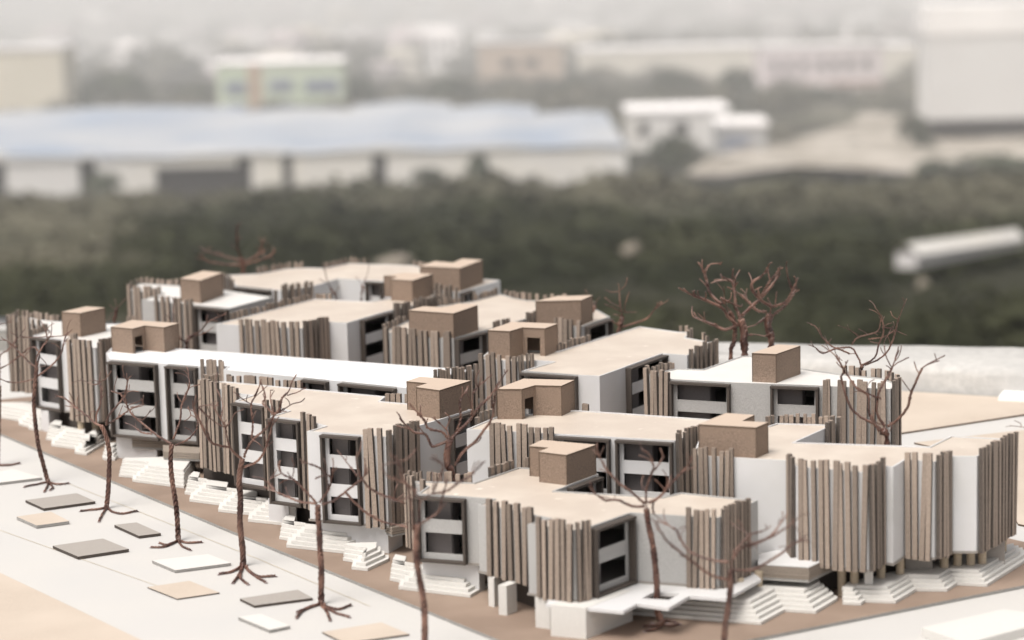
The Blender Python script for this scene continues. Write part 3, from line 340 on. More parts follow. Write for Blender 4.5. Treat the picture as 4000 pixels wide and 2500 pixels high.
'T15b':{'trunk':[[78.2,2450.4,0],[78.2,2450.4,88.2],[82.9,2450.4,98.6],[85.0,2450.4,105.1]],'branches':[[[85.0,2450.4,105.1],[87.0,2448.3,110.7],[90.2,2446.5,114.1]],[[83.0,2450.4,101.2],[78.8,2454.9,113.8],[75.8,2457.5,120.7]]],'roots':[],'w':3,'strands':4},
'T16':{'trunk':[[215.1,2219.8,0],[215.1,2219.8,92.3],[214.1,2219.8,104.3],[214.7,2219.8,113.9],[211.9,2219.8,125.9]],'branches':[[[211.9,2219.8,125.9],[207.9,2226.5,136.8],[207.5,2232.9,147.7],[205.8,2239.3,158.7],[197.9,2243.8,159.5],[190.0,2248.2,159.0]],[[205.8,2239.3,158.7],[207.0,2238.3,170.8]],[[207.0,2239.3,158.7],[213.4,2244.2,168.6]],[[209.5,2219.8,120.0],[200.0,2217.5,128.9],[194.0,2215.7,137.7],[176.2,2212.2,147.0],[164.4,2210.0,152.3],[158.0,2208.5,158.1]],[[194.0,2215.7,141.2],[183.9,2219.9,150.3],[180.8,2223.4,161.7],[178.8,2225.9,169.7],[173.3,2229.3,179.5]],[[179.4,2225.9,169.7],[184.8,2226.5,177.2],[194.8,2227.1,176.9]],[[208.3,2219.8,121.2],[198.1,2224.6,115.8],[186.8,2230.0,120.0],[177.8,2234.2,123.1],[169.2,2238.2,126.2]],[[213.1,2219.8,129.4],[222.1,2226.4,136.4],[229.7,2231.6,141.4],[240.1,2239.7,150.6],[252.0,2249.8,163.2]],[[229.7,2231.6,142.6],[225.2,2233.0,149.6],[224.2,2234.4,157.8]],[[216.5,2219.8,111.4],[225.4,2215.3,112.0],[234.3,2210.8,110.7]],[[166.8,2210.0,151.1],[168.5,2208.6,156.0]],[[192.9,2215.7,147.2],[202.2,2214.7,142.4],[211.4,2213.7,138.7],[212.6,2213.5,141.1]],[[203.4,2239.3,158.8],[198.5,2237.0,162.8],[194.9,2235.6,164.3]]],'roots':[],'w':6,'strands':6},
'T17':{'trunk':[[202.9,2227.5,0],[202.9,2227.5,88.8],[205.9,2227.5,102.0],[207.2,2227.5,115.1],[205.6,2227.5,124.7],[202.1,2227.5,132.0]],'branches':[[[202.1,2227.5,132.0],[197.9,2225.9,138.3],[193.7,2224.2,145.8]],[[197.3,2225.9,139.5],[196.1,2216.9,157.6]],[[206.2,2227.5,129.5],[200.0,2229.9,136.4]],[[178.9,2225.9,125.6],[178.3,2225.1,133.0]]],'roots':[],'w':3.6,'strands':4},
'T18':{'trunk':[[239.9,2219.2,0],[239.9,2219.2,99.0],[238.8,2219.2,111.0],[236.5,2219.2,120.6],[238.9,2219.2,130.0]],'branches':[[[235.4,2219.2,132.5],[227.6,2223.5,133.2],[221.1,2228.6,139.7],[213.5,2234.2,146.2],[204.6,2240.1,152.1]],[[240.1,2219.2,137.2],[230.4,2215.9,143.9],[221.9,2212.2,154.1],[221.8,2210.1,161.5],[229.7,2207.1,167.7],[236.4,2204.3,174.4]],[[241.3,2219.2,137.1],[252.0,2219.8,140.3],[257.9,2220.3,147.2],[265.2,2221.3,163.5]],[[242.4,2219.2,130.0],[252.6,2225.4,135.8],[260.4,2231.6,144.2],[264.5,2235.8,150.6]],[[260.9,2235.8,150.7],[257.0,2232.0,162.1],[255.5,2228.5,172.8]],[[234.2,2219.2,126.6],[225.3,2213.6,121.8],[216.7,2208.9,120.4]],[[240.1,2219.2,138.3],[236.9,2221.9,145.1]],[[243.7,2219.2,139.4],[245.1,2220.8,151.0]],[[230.5,2215.9,147.4],[237.3,2213.3,160.7],[244.1,2211.4,169.1],[247.5,2210.0,176.3]],[[238.5,2213.3,161.8],[236.6,2216.6,172.0]],[[238.9,2219.2,130.0],[239.8,2216.3,138.8]]],'roots':[],'w':6,'strands':6},
'T19':{'trunk':[[305.9,2107.9,0],[305.9,2107.9,87.5],[307.0,2107.9,96.6],[307.6,2107.9,101.1]],'branches':[[[307.0,2107.9,101.1],[303.5,2110.8,109.8],[298.3,2113.4,116.3],[284.3,2117.7,115.9],[274.7,2121.6,124.5],[269.5,2124.8,133.3],[264.7,2126.4,135.4]],[[297.2,2113.4,110.6],[285.0,2106.6,116.7],[271.8,2099.4,114.3],[264.5,2094.7,120.4],[258.0,2091.1,123.5]],[[307.6,2107.9,101.1],[318.2,2104.2,108.3],[321.1,2100.9,120.2],[325.0,2097.5,132.0],[322.2,2093.7,146.2],[316.2,2090.7,155.8]],[[309.8,2107.9,101.0],[320.4,2103.9,106.1],[328.7,2100.0,114.5],[333.6,2095.5,127.6],[336.6,2090.6,143.0],[341.2,2085.1,159.5]],[[337.2,2090.6,144.1],[332.9,2091.6,146.3],[330.3,2092.8,151.2]],[[323.9,2097.5,136.5],[331.0,2100.5,134.7],[347.2,2107.6,126.9]],[[299.4,2113.4,118.5],[304.4,2109.4,125.9],[319.0,2101.9,131.4],[322.8,2098.0,139.3]],[[305.0,2109.4,126.5],[296.0,2105.1,133.7],[285.4,2100.6,138.7]],[[305.6,2109.4,125.9],[317.1,2104.6,129.8],[320.8,2103.0,128.3]],[[322.2,2100.9,121.3],[313.3,2097.7,124.1]],[[311.7,2097.7,126.1],[324.9,2104.0,126.4],[337.0,2110.3,130.6]],[[325.5,2100.9,121.2],[328.8,2100.9,127.9],[335.5,2100.9,133.4]],[[303.5,2110.8,110.9],[297.1,2113.0,110.7]],[[278.7,2117.7,119.4],[282.1,2117.8,123.9]],[[325.0,2097.5,132.0],[322.5,2092.6,148.1]]],'roots':[],'w':3,'strands':4},
'T20':{'trunk':[[284.9,1819.4,0],[284.9,1819.4,94.4],[281.0,1819.4,102.0],[283.9,1819.4,105.9]],'branches':[[[281.0,1819.4,104.9],[274.5,1821.5,109.6],[264.3,1824.5,115.2],[257.8,1826.9,121.8],[253.4,1830.3,134.2],[251.4,1833.1,144.6],[254.0,1834.4,149.2],[246.7,1838.1,161.6]],[[254.0,1834.4,150.2],[257.2,1836.5,156.7]],[[279.0,1819.4,104.0],[271.9,1823.6,116.2],[271.6,1827.8,130.2],[263.2,1830.8,135.8],[254.2,1835.6,149.0]],[[282.9,1819.4,107.9],[277.2,1820.4,117.7],[277.4,1821.2,126.5],[279.4,1822.0,135.1],[287.4,1823.4,148.5],[289.9,1823.9,154.2],[294.4,1825.0,165.8]],[[288.4,1823.9,152.3],[295.3,1824.8,156.9],[302.3,1825.5,159.6]],[[288.4,1823.9,153.3],[285.0,1826.6,160.8],[283.9,1829.4,169.2]],[[284.9,1819.4,107.8],[291.9,1815.1,113.5],[298.7,1809.2,124.4],[299.9,1805.0,134.0],[304.4,1798.1,149.0],[308.4,1793.4,158.5],[318.8,1787.6,163.7]],[[305.4,1798.1,151.9],[303.5,1798.4,155.7],[301.7,1798.8,161.5]],[[283.9,1819.4,108.8],[275.9,1818.0,111.3],[271.9,1816.9,117.6]],[[280.3,1821.2,128.9],[271.2,1819.0,133.0],[261.1,1816.3,139.7]],[[286.8,1819.4,103.8],[288.6,1821.2,107.4],[286.4,1823.2,111.0]]],'roots':[],'w':4.0,'strands':5},
'T21':{'trunk':[[498.3,2280.4,-2.5],[497.1,2280.4,-0.0]],'branches':[[[497.1,2280.4,-0.0],[487.1,2276.1,4.9],[478.3,2272.5,7.1],[472.4,2270.0,8.4]],[[484.0,2276.1,5.0],[483.8,2275.3,8.8],[477.4,2274.0,12.4]],[[497.1,2280.4,-0.0],[491.7,2278.4,5.5],[492.2,2275.3,17.3]]],'roots':[],'w':2.6,'strands':4},
}
BG = {
'prof':[(30,-4.98),(38,-6.03),(85,-11.36),(272,-29.62),(528,-40.67),(1700,-92.9),(5000,-170.3),(16000,-240)],
'B':{'factory':(-59.92,13.3,-27.68,-25.33,272),'ridge':[-44.7,300.0,-21.99],'green':(-56.95,-32.15,-36.18,-26.8,480),'yellow':(-106.61,-87.11,-36.05,-22.98,480),'white':(57.0,78.05,-28.38,-12.92,330),'whiteband':[63.24,330.0,-16.82],'under':[63.34,330.0,-31.13],'pink':(58.73,86.46,-39.9,-30.79,560),'pink2':(55.71,72.31,-42.57,-39.19,545),'cream':(21.24,73.5,-43.15,-38.14,700),'cream2':(108.69,117.78,-45.28,-39.21,700),'beige':(-7.35,15.12,-43.74,-32.45,640),'lowwhite':(16.93,30.9,-30.91,-26.8,340),'lowgrey':(27.91,34.2,-31.14,-27.16,320),'shed':[[7.88,48.0,-6.52],[12.27,59.0,-7.57]],'shedtop':[7.88,48.0,-6.11],'ball':[7.88,46.0,-6.69],'patch':[[-2.42,50.0,-6.42],[2.6,52.0,-6.54]],'doors':[(-59.92,-56.39,-27.68,-24.34,272),(-48.15,-46.22,-27.97,-24.82,272),(-39.6,-30.41,-28.18,-26.5,272),(-30.49,-28.84,-28.4,-25.49,272),(-25.36,-24.19,-28.53,-25.36,272),(-15.29,-13.66,-28.78,-25.62,272),(-4.12,-2.38,-29.05,-25.9,272)]},
'dirt':[[[21.09,275.0],[67.2,275.0],[102.57,420.0],[73.51,430.0],[63.78,430.0],[34.56,330.0]]],
}
# ============================================================ the setting
def prof(y):
    P = BG['prof']
    if y <= P[0][0]: return P[0][1]
    for (a, za), (b, zb) in zip(P, P[1:]):
        if y <= b: return za + (zb - za) * (y - a) / (b - a)
    return P[-1][1]

GM = dict(
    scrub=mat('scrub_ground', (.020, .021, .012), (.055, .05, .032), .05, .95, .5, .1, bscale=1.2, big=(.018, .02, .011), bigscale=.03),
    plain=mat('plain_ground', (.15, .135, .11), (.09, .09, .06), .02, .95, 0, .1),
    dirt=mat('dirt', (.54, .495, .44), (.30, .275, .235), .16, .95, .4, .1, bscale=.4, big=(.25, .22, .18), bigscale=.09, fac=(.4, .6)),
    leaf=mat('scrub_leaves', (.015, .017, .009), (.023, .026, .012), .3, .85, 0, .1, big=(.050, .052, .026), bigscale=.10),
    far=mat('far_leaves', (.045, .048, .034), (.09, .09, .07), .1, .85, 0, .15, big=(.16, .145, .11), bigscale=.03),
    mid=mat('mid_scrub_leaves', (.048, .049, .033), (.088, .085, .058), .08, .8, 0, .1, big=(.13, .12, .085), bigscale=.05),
    tree=mat('tree_leaves', (.036, .046, .026), (.075, .080, .05), .5, .8, 0, .15, rand=.25),
    rock=mat('pale_rock', (.24, .21, .17), None, 3, .9),
    bark=mat('bark', (.10, .08, .06), None, 3, .9),
    shed=mat('pale_shed_wall', (.80, .78, .75), (.74, .72, .70), .2, .8, 0, .2, big=(.76, .72, .64), bigscale=.06),
    blue=mat('blue_metal_roof', (.27, .33, .42), (.38, .40, .435), .08, .65, 0, .2, big=(.48, .485, .49), bigscale=.06),
    dark=mat('dark_opening', (.03, .025, .025), None, 1, .9),
    green=mat('pale_green_wall', (.52, .60, .45), (.58, .63, .51), .1, .9, 0, .1),
    yellow=mat('pale_yellow_wall', (.70, .65, .54), (.66, .61, .50), .1, .9, 0, .1),
    pinkw=mat('pink_white_wall', (.72, .65, .65), (.68, .61, .62), .1, .9, 0, .1),
    cream=mat('cream_wall', (.78, .73, .65), (.72, .68, .60), .1, .9, 0, .1),
    pale=mat('pale_wall', (.80, .77, .76), (.74, .72, .71), .1, .9, 0, .1, rand=.3),
    rust=mat('rust_band', (.36, .20, .14), None, .3, .9),
    glass=mat('blue_window', (.20, .23, .31), None, 1, .3),
    tanstrip=mat('tan_strip', (.50, .36, .26), None, .3, .9),
)

# terrain, one sheet to the horizon
ys = [-120, -30, 10, 32, 40, 55, 70, 85, 96, 120, 140, 160, 190, 220, 250, 272, 300, 350, 420, 528, 650, 800, 1000, 1300, 1600, 2000, 2600, 3500, 5000, 8000, 15000]
xs = [-8000, -3000, -1500, -700, -350, -180, -90, -40, 0, 40, 90, 180, 350, 700, 1500, 3000, 8000]
rt = random.Random(4)
mb = MB()
for y in ys:
    for x in xs: mb.v.append((x, y, prof(y) + rt.uniform(-.3, .3)))
for j in range(len(ys) - 1):
    for i in range(len(xs) - 1):
        a = j * len(xs) + i
        mb.f.append((a, a + 1, a + 1 + len(xs), a + len(xs))); mb.m.append(0 if ys[j] < 420 else 1)
meta(link('ground', mb.mesh('ground', [GM['scrub'], GM['plain']])), kind='structure')

# bare dirt rising to the right
mb = MB()
xs2 = 26; ys2 = [250, 262, 274, 286, 298, 312, 335, 360, 390, 425]
LM = [(250, 1640), (275, 1620), (310, 1750), (335, 1830), (360, 1950), (425, 2060)]
def lim(y):
    for (a, u), (b_, v) in zip(LM, LM[1:]):
        if y <= b_: return ((u + (v - u) * (y - a) / (b_ - a)) * 1.6534 - 2000) / 9500 * y
rd = random.Random(8)
for y in ys2:
    x0 = lim(y)
    for i in range(xs2):
        mb.v.append((x0 + (160 - x0) * (i / (xs2 - 1)) ** 1.4 + rd.uniform(-1, 1), y, prof(y) + 1.1 + (.5 if y < 320 else .15) * math.sin(i * 1.1 + y * .09) + rd.uniform(-.1, .5) * (1 if y < 330 else .4)))
for j in range(len(ys2) - 1):
    for i in range(xs2 - 1):
        a = j * xs2 + i; mb.f.append((a, a + 1, a + 1 + xs2, a + xs2)); mb.m.append(0)
meta(link('dirt_ground', mb.mesh('dirt_ground', GM['dirt'])), kind='structure')

# ---- vegetation
def ico(sub):
    bm = bmesh.new(); bmesh.ops.create_icosphere(bm, subdivisions=sub, radius=1)
    v = [tuple(x.co) for x in bm.verts]; f = [tuple(x.index for x in g.verts) for g in bm.faces]; bm.free(); return v, f
IV, IF = ico(2)
def clump(seed, leaves=170):
    """a lumpy mass of leaves: three overlapping knobbly cores and loose leaf sprays around them"""
    r = random.Random(seed); v = []; f = []
    for k in range(4):
        c = Vector((r.uniform(-.5, .5), r.uniform(-.5, .5), r.uniform(.1, .6))); s = r.uniform(.35, .6)
        b = len(v)
        for p in IV:
            d = 1 + r.uniform(-.3, .3); v.append((c.x + p[0] * s * d, c.y + p[1] * s * d, c.z + p[2] * s * d * .85))
        f += [tuple(b + i for i in q) for q in IF]
    for k in range(leaves):
        a = r.uniform(0, 6.283); e = math.asin(r.uniform(-.3, 1)); rr = r.uniform(.75, 1.15)
        c = Vector((math.cos(a) * math.cos(e) * rr, math.sin(a) * math.cos(e) * rr, .35 + math.sin(e) * rr * .75))
        u = Vector((r.uniform(-1, 1), r.uniform(-1, 1), r.uniform(-1, 1))).normalized() * r.uniform(.06, .13)
        w = u.cross(Vector((r.uniform(-1, 1), r.uniform(-1, 1), r.uniform(-1, 1)))).normalized() * .08
        b = len(v); v += [tuple(c - u), tuple(c + w), tuple(c + u), tuple(c - w)]; f.append((b, b + 1, b + 2, b + 3))
    return v, f
CL = [clump(s) for s in range(4)]
def scrub(name, spots, label, m_='leaf'):
    V = []; F = []
    r = random.Random(name)
    for x, y, z, s, h in spots:
        v, f = CL[r.randrange(4)]; a = r.uniform(0, 6.28); ca, sa = math.cos(a), math.sin(a); b = len(V)
        V += [(x + (p[0] * ca - p[1] * sa) * s, y + (p[0] * sa + p[1] * ca) * s, z + p[2] * h) for p in v]
        F += [tuple(b + i for i in q) for q in f]
    me = bpy.data.meshes.new(name); me.from_pydata(V, [], F); me.materials.append(GM[m_]); me.update()
    return meta(link(name, me), label, 'scrub', kind='stuff')
rv = random.Random(11)
sp = []
for k in range(1280):
    y = 24 * (262 / 24) ** (rv.random() ** .85); x = rv.uniform(-1, 1) * (y * .275 + 3)
    if x / y > .075 and y > 230: continue
    s = y * rv.uniform(.014, .030) * (.34 if y > 205 else .42 if y > 160 else 1) * (.45 if x / y > .06 and y > 150 else 1)
    if any(py_ * .78 < y < py_ + 1.5 and abs(x / y - r_) < m_ for r_, py_, m_ in ((.163, 48, .006), (.187, 51, .012), (.205, 54, .012), (.225, 58, .010), (.169, 46, .008), (-.049, 50, .010), (.049, 52, .007))): continue
    sp.append((x, y, prof(y) - .15 * s, s, s * rv.uniform(.35, .65)))
isnear = lambda s: s[1] + 40 * math.sin(s[0] * .13 + s[1] * .05) < 105
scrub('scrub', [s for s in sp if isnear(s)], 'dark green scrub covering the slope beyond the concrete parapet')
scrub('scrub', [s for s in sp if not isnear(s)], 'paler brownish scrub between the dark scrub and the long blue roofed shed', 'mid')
sp = []
for k in range(420):
    y = rv.uniform(415, 690); x = rv.uniform(-1, 1) * y * .24
    if x > 40 and y < 560 and rv.random() < .5: continue
    s = rv.uniform(3, 6); sp.append((x, y, prof(y) - .5, s, s * rv.uniform(.6, 1.1)))
for k in range(330):
    y = rv.uniform(800, 3400); x = rv.uniform(-1, 1) * y * .24; s = rv.uniform(6, 16); sp.append((x, y, prof(y) - .5, s, s * .8))
for k in range(26):
    y = rv.uniform(300, 420); x = rv.uniform(20, 90); s = rv.uniform(1, 2.4); sp.append((x, y, prof(y) + .6, s, s * .8))
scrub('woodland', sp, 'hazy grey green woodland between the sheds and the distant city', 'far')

# single trees that stand out of the mass
tv, tf = clump(31, 420)
tree_me = bpy.data.meshes.new('crown'); tree_me.from_pydata(tv, [], tf); tree_me.materials.append(GM['tree']); tree_me.update()
_t = tubes([[(Vector((0, 0, 0)), .1), (Vector((.02, 0, .5)), .08), (Vector((0, .03, 1)), .05)]], 6)
trunk_me = _t.mesh('trunk', GM['bark'])
def bytree(x, y, w, h, label):
    z = prof(y); e = empty('tree', (x, y, z), label, 'tree', 'blurred trees beyond the model')
    c = link('crown', tree_me, e, (0, 0, h * .3)); c.scale = (w / 2, w / 2, h * .55); c.rotation_euler = (0, 0, x * 1.7)
    t = link('trunk', trunk_me, e, (0, 0, 0)); t.scale = (w * .35, w * .35, h * .55)
def wx(px, y): return (px * 1.6534 - 2000) / 9500 * y * 1.013
for px, y, w, h, lb in [
    (1590, 262, 4.4, 5.8, 'big dark blurred tree at the right hand end of the long blue roofed shed'),
    (1600, 500, 9, 8.5, 'dark round blurred tree above the low white building, left of the pink building'),
    (1745, 505, 7.5, 8.5, 'dark blurred tree touching the left side of the pink and white building'),
    (1370, 520, 7, 6.5, 'small round blurred tree in front of the beige building'),
    (850, 500, 9, 9, 'tall blurred tree at the right side of the pale green building'),
    (1085, 500, 10, 8, 'wide blurred tree between the green building and the beige building'),
    (480, 505, 7, 8, 'blurred tree at the left side of the pale green building'),
    (300, 520, 14, 11, 'broad grey green blurred tree between the yellow building and the green building'),
    (190, 505, 8, 8, 'blurred tree beside the right edge of the yellow building'),
    (2160, 318, 4, 5.4, 'dark blurred tree at the left corner of the big white building on the right'),
    (1020, 262, 3.6, 2.6, 'low dark blurred bush in front of the shed, right of its middle door'),
    (1140, 264, 2.4, 4, 'slim dark blurred tree in front of the right hand door of the shed'),
    (262, 262, 4, 3.0, 'dark blurred bush in front of the shed near its left door'),
    (2340, 250, 8, 2.6, 'dark blurred bush at the right edge below the bare dirt'),
    (1915, 470, 9, 5, 'blurred bush below the pink and white building'),
    (2210, 250, 4, 2.2, 'small dark blurred bush below the dirt slope, left of the one at the right edge')]:
    bytree(wx(px, y), y, w, h, lb)

# ---- buildings far behind
def bbox_part(name, m_, parent, x0, x1, y0, y1, z0, z1):
    b = MB(); b.box(x0, x1, y0, y1, z0, z1); return b.build(name, m_, parent)
BB = BG['B']
x0, x1, zb, zt, Y = BB['factory']
gz = prof(Y) - .3; x0 = -76
e = empty('factory_shed', ((x0 + x1) / 2, Y, gz), 'very long low blurred shed with pale walls and light blue ridged roofs', 'shed')
b = MB()
doors = sorted((d[0], d[1], d[3]) for d in BB['doors'])
cur = x0
for a, c, t in doors:
    a = max(a, x0)
    if a > cur: b.box(cur, a, Y, Y + 1, gz, zt)
    b.box(a, c, Y, Y + 1, t, zt); cur = c
b.box(cur, x1, Y, Y + 1, gz, zt); b.box(x1 - 1, x1, Y + 1, Y + 54, gz, zt - .8); b.box(x0, x0 + 1, Y + 1, Y + 54, gz, zt - .8)
b.box(x0, x1, Y + 54, Y + 55, gz, zt - 1)
b.build('wall', GM['shed'], e)
for a, c, t in doors:
    bbox_part('doorway', GM['dark'], e, max(a, x0 + .2) + .1, c - .1, Y + .6, Y + .9, gz, t)
ridges = [(-76, -38), (-38, -22), (-22, -8), (-8, 4), (4, 13.3)]
for i, (a, c) in enumerate(ridges):
    mid = (a + c) / 2 + .8; top = zt + [.65, .4, .6, .45, .3][i]
    for k in range(4):
        ln = [21, 18.5, 20.5, 18, 14][i]; ya = Y - .35 + k * ln; yb = ya + ln
        za = top * 1 + .0 * k
        q = MB()
        zz = lambda t_: zt + .1 + (top - zt) * t_
        lift = lambda yy: -(yy - Y) * .011
        q.face([(a, ya, zt + lift(ya)), (mid, ya, top + lift(ya)), (mid, yb, top + lift(yb)), (a, yb, zt + lift(yb))])
        q.face([(mid, ya, top + lift(ya)), (c, ya, zt + lift(ya)), (c, yb, zt + lift(yb)), (mid, yb, top + lift(yb))])
        q.build('roof', GM['blue'], e)
    g = MB(); g.face([(a, Y - .3, zt), (c, Y - .3, zt), (mid, Y - .3, top)]); g.build('gable', GM['shed'], e)

def simple_building(nm, key, m_, label, depth, extra=(), drop=1.0, cat='building'):
    x0, x1, zb, zt, Y = BB[key]; g = min(prof(Y), zb) - .5
    e = empty(nm, ((x0 + x1) / 2, Y, g), label, cat)
    bbox_part('wall', m_, e, x0, x1, Y, Y + depth, g, zt - .4)
    bbox_part('roof', GM['pale'], e, x0 - .3, x1 + .3, Y - .3, Y + depth + .3, zt - .4, zt)
    w = x1 - x0; h = zt - zb
    for name, mm_, u0, u1, v0, v1 in extra:
        bbox_part(name, mm_, e, x0 + w * u0, x0 + w * u1, Y - .25, Y, zb + h * v0, zb + h * v1)
    return e
simple_building('green_building', 'green', GM['green'], 'pale green blurred building with blue windows and a tan vertical strip', 14,
    [('window', GM['glass'], .07, .23, .36, .60), ('window', GM['glass'], .42, .60, .40, .62), ('window', GM['glass'], .70, .96, .36, .60),
     ('window', GM['glass'], .07, .23, -.05, .15), ('window', GM['glass'], .42, .60, -.05, .15), ('wall_strip', GM['tanstrip'], .25, .35, 0, .95)])
simple_building('yellow_building', 'yellow', GM['yellow'], 'plain pale yellow blurred building at the left edge', 16)
simple_building('pink_building', 'pink', GM['pinkw'], 'pink and white blurred building with rusty bands and small windows', 18,
    [('rust_band', GM['rust'], 0, 1, .0, .08)] + [('window', GM['dark'], u, u + .055, .42, .66) for u in (.08, .2, .32, .46, .58, .7, .84)])
simple_building('low_pink_building', 'pink2', GM['pinkw'], 'low pale blurred block just below the pink and white building', 10)
simple_building('cream_building', 'cream', GM['cream'], 'long cream blurred building left of the pink building', 20)
simple_building('cream_annex', 'cream2', GM['cream'], 'short cream blurred building right of the pink building', 20)
simple_building('beige_building', 'beige', mat('beige_wall', (.58, .47, .38), None, .1, .9), 'beige blurred building in the middle distance, right of the green one', 16,
    [('window', GM['dark'], .28, .44, .45, .62), ('window', GM['dark'], .55, .7, .45, .62)])
simple_building('low_white_building', 'lowwhite', GM['shed'], 'low white blurred building right of the long shed', 12,
    [('window', GM['dark'], .1, .2, .2, .55), ('window', GM['dark'], .45, .6, .2, .55)], cat='building')
simple_building('grey_shed', 'lowgrey', mat('grey_wall', (.42, .42, .42), None, .1, .9), 'small grey blurred shed with a blue grey front beside the dirt', 10,
    [('door', GM['glass'], .1, .6, 0, .5)], cat='shed')
x0, x1, zb, zt, Y = BB['white']; zm = BB['whiteband'][2]; zu = BB['under'][2]
e = empty('white_hall', ((x0 + x1) / 2, Y, zu), 'big blank white blurred hall raised over a dark open ground floor at the right edge', 'building')
bbox_part('wall', mat('hall_grey_wall', (.66, .655, .645), (.63, .62, .61), .1, .9), e, x0, x1 + 10, Y, Y + 8, zb, zm)
bbox_part('upper_wall', mat('hall_white_wall', (.90, .88, .86), None, .1, .9), e, x0 - .2, x1 + 10, Y - .2, Y + 8, zm, zt)
bbox_part('ground_floor', GM['dark'], e, x0 + 1.5, x1 + 9, Y + 1, Y + 7.5, min(zu, prof(Y)) - 1, zb)  # solid near-black box, painted for the shade below the raised hall
# pale shed roof and a pale round tank poking out of the scrub
a, c = BB['shed']; e = empty('low_shed', (a[0], a[1], a[2] - .5), 'small long white roofed shed half sunk in the dark scrub on the right', 'shed')
b = MB(); za = BB['shedtop'][2] - .1
A = Vector((a[0] - .2, a[1], 0)); C_ = Vector((c[0] - .1, c[1], 0)); d = (C_ - A).normalized(); nn = Vector((-d.y, d.x, 0)) * .42
zc = c[2] + .30
def P3(p, z): return (p.x, p.y, z)
b.hexa([P3(A, za - .42), P3(A - nn, za - .42), P3(C_ - nn, zc - .5), P3(C_, zc - .5)][::-1], [P3(A, za - .12), P3(A - nn, za - .12), P3(C_ - nn, zc - .3), P3(C_, zc - .3)][::-1])
b.build('wall', GM['pale'], e)
b = MB(); mid0 = A - nn * .5; mid1 = C_ - nn * .5
b.face([P3(A + nn * .1, za - .14), P3(mid0, za + .08), P3(mid1, zc - .08), P3(C_ + nn * .1, zc - .32)])
b.face([P3(mid0, za + .08), P3(A - nn * 1.1, za - .14), P3(C_ - nn * 1.1, zc - .32), P3(mid1, zc - .08)])
b.build('roof', GM['shed'], e)
p = BB['ball']; b = MB(); b.v = [(p[0] + v[0] * .13, p[1] + v[1] * .13, p[2] + v[2] * .16) for v in IV]; b.f = list(IF); b.m = [0] * len(IF)
e = empty('round_tank', (p[0], p[1], prof(p[1])), 'small round pale tank in the dark scrub below the white roofed shed', 'tank')
b.build('tank', GM['rock'], e, True)
b = tubes([[(Vector((p[0], p[1], p[2] - 3)), .1), (Vector((p[0], p[1], p[2] - .2)), .1)]]); b.build('post', GM['bark'], e)
for p, s, lb in zip(BB['patch'], (.42, .22), ('pale bare boulder in the scrub above the rearmost model roof', 'small pale boulder in the scrub above the right hand wire trees')):
    b = MB(); b.v = [(p[0] + v[0] * s, p[1] + v[1] * s, p[2] - .15 + v[2] * .16 + .04 * math.sin(v[0] * 3)) for v in IV]; b.f = list(IF); b.m = [0] * len(IF)
    meta(build_at(b, 'boulder', GM['rock']), lb, 'boulder')

# distant city houses
rc = random.Random(5)
house_m = []
for k, (w, d, h) in enumerate([(1, .7, .7), (1, .6, .45), (.8, .8, 1.1)]):
    b = MB(); b.box(-w / 2, w / 2, 0, d, 0, h); b.box(-w / 2 + .1, w / 2 - .25, .1, d - .1, h, h + .12)
    n = 4
    for i in range(n):
        for j in range(2 if h > .5 else 1):
            x = -w / 2 + w * (i + .3) / n; b.box(x, x + w * .4 / n, -.02, 0, h * (.25 + .4 * j), h * (.42 + .4 * j), 1)
    house_m.append([b.mesh('house', [mm_, GM['dark']]) for mm_ in (GM['pale'], GM['cream'], GM['pinkw'])])
for k in range(295):
    y = 850 + 4000 * rc.random() ** 1.5; x = rc.uniform(-1, 1) * y * .235
    s = rc.uniform(10, 22) * (.5 + y / 1900)
    o = link('house', house_m[rc.randrange(3)][rc.choice((0, 0, 0, 0, 1, 2))], None, (x, y, prof(y) - .5)); o.scale = (s, s, s * rc.uniform(.4, .9)); o.rotation_euler = (0, 0, rc.uniform(-.5, .5))
    meta(o, 'pale house lost in the haze of the distant city', 'house', 'houses of the distant city')

# haze: one closed box round everything
b = MB(); b.box(-9000, 9000, -200, 16000, -260, 3)
hz = link('haze', b.mesh('haze', []))
hm = bpy.data.materials.new('haze_air'); hm.use_nodes = True; hn = hm.node_tree.nodes; hn.clear()
ho = hn.new('ShaderNodeOutputMaterial'); hv = hn.new('ShaderNodeVolumePrincipled')
hv.inputs['Color'].default_value = (.965, .965, .965, 1); hv.inputs['Density'].default_value = .00088; hv.inputs['Anisotropy'].default_value = .1
hm.node_tree.links.new(hv.outputs[0], ho.inputs['Volume']); hz.data.materials.append(hm); meta(hz, kind='stuff')

# ---- parapet and the roof the model stands on
pf = [mmv(p) for p in MISC['par_front']]; pr_ = [mmv(p) for p in MISC['par_far']]
def along(a, b, t): return a + (b - a) * t
F0, F1 = along(*pf, -12), along(*pf, 9)
K0, K1 = along(*pr_, -.7), along(*pr_, 1.6)
b = MB(); rp = random.Random(3)
NP = 90; rows = []
for k in range(NP + 1):
    t = k / NP; f_ = along(F0, F1, t); g_ = along(K0, K1, t)
    wob = lambda s: rp.uniform(-s, s)
    h = .0255
    rows.append([(f_.x, f_.y, -.02), (f_.x, f_.y + .002, .017 + wob(.0015)), (f_.x, f_.y + .006 + wob(.001), .023 + wob(.001)), (f_.x, f_.y + .014 + wob(.002), h + wob(.0006)),
                 (along(f_, g_, .6).x, along(f_, g_, .6).y, h + wob(.0006)), (g_.x, g_.y - .008 + wob(.003), h + wob(.0006)), (g_.x, g_.y + wob(.002), h - .004 + wob(.001)), (g_.x, g_.y + .004, -.6)])
nr = len(rows[0])
for r_ in rows: b.v += r_
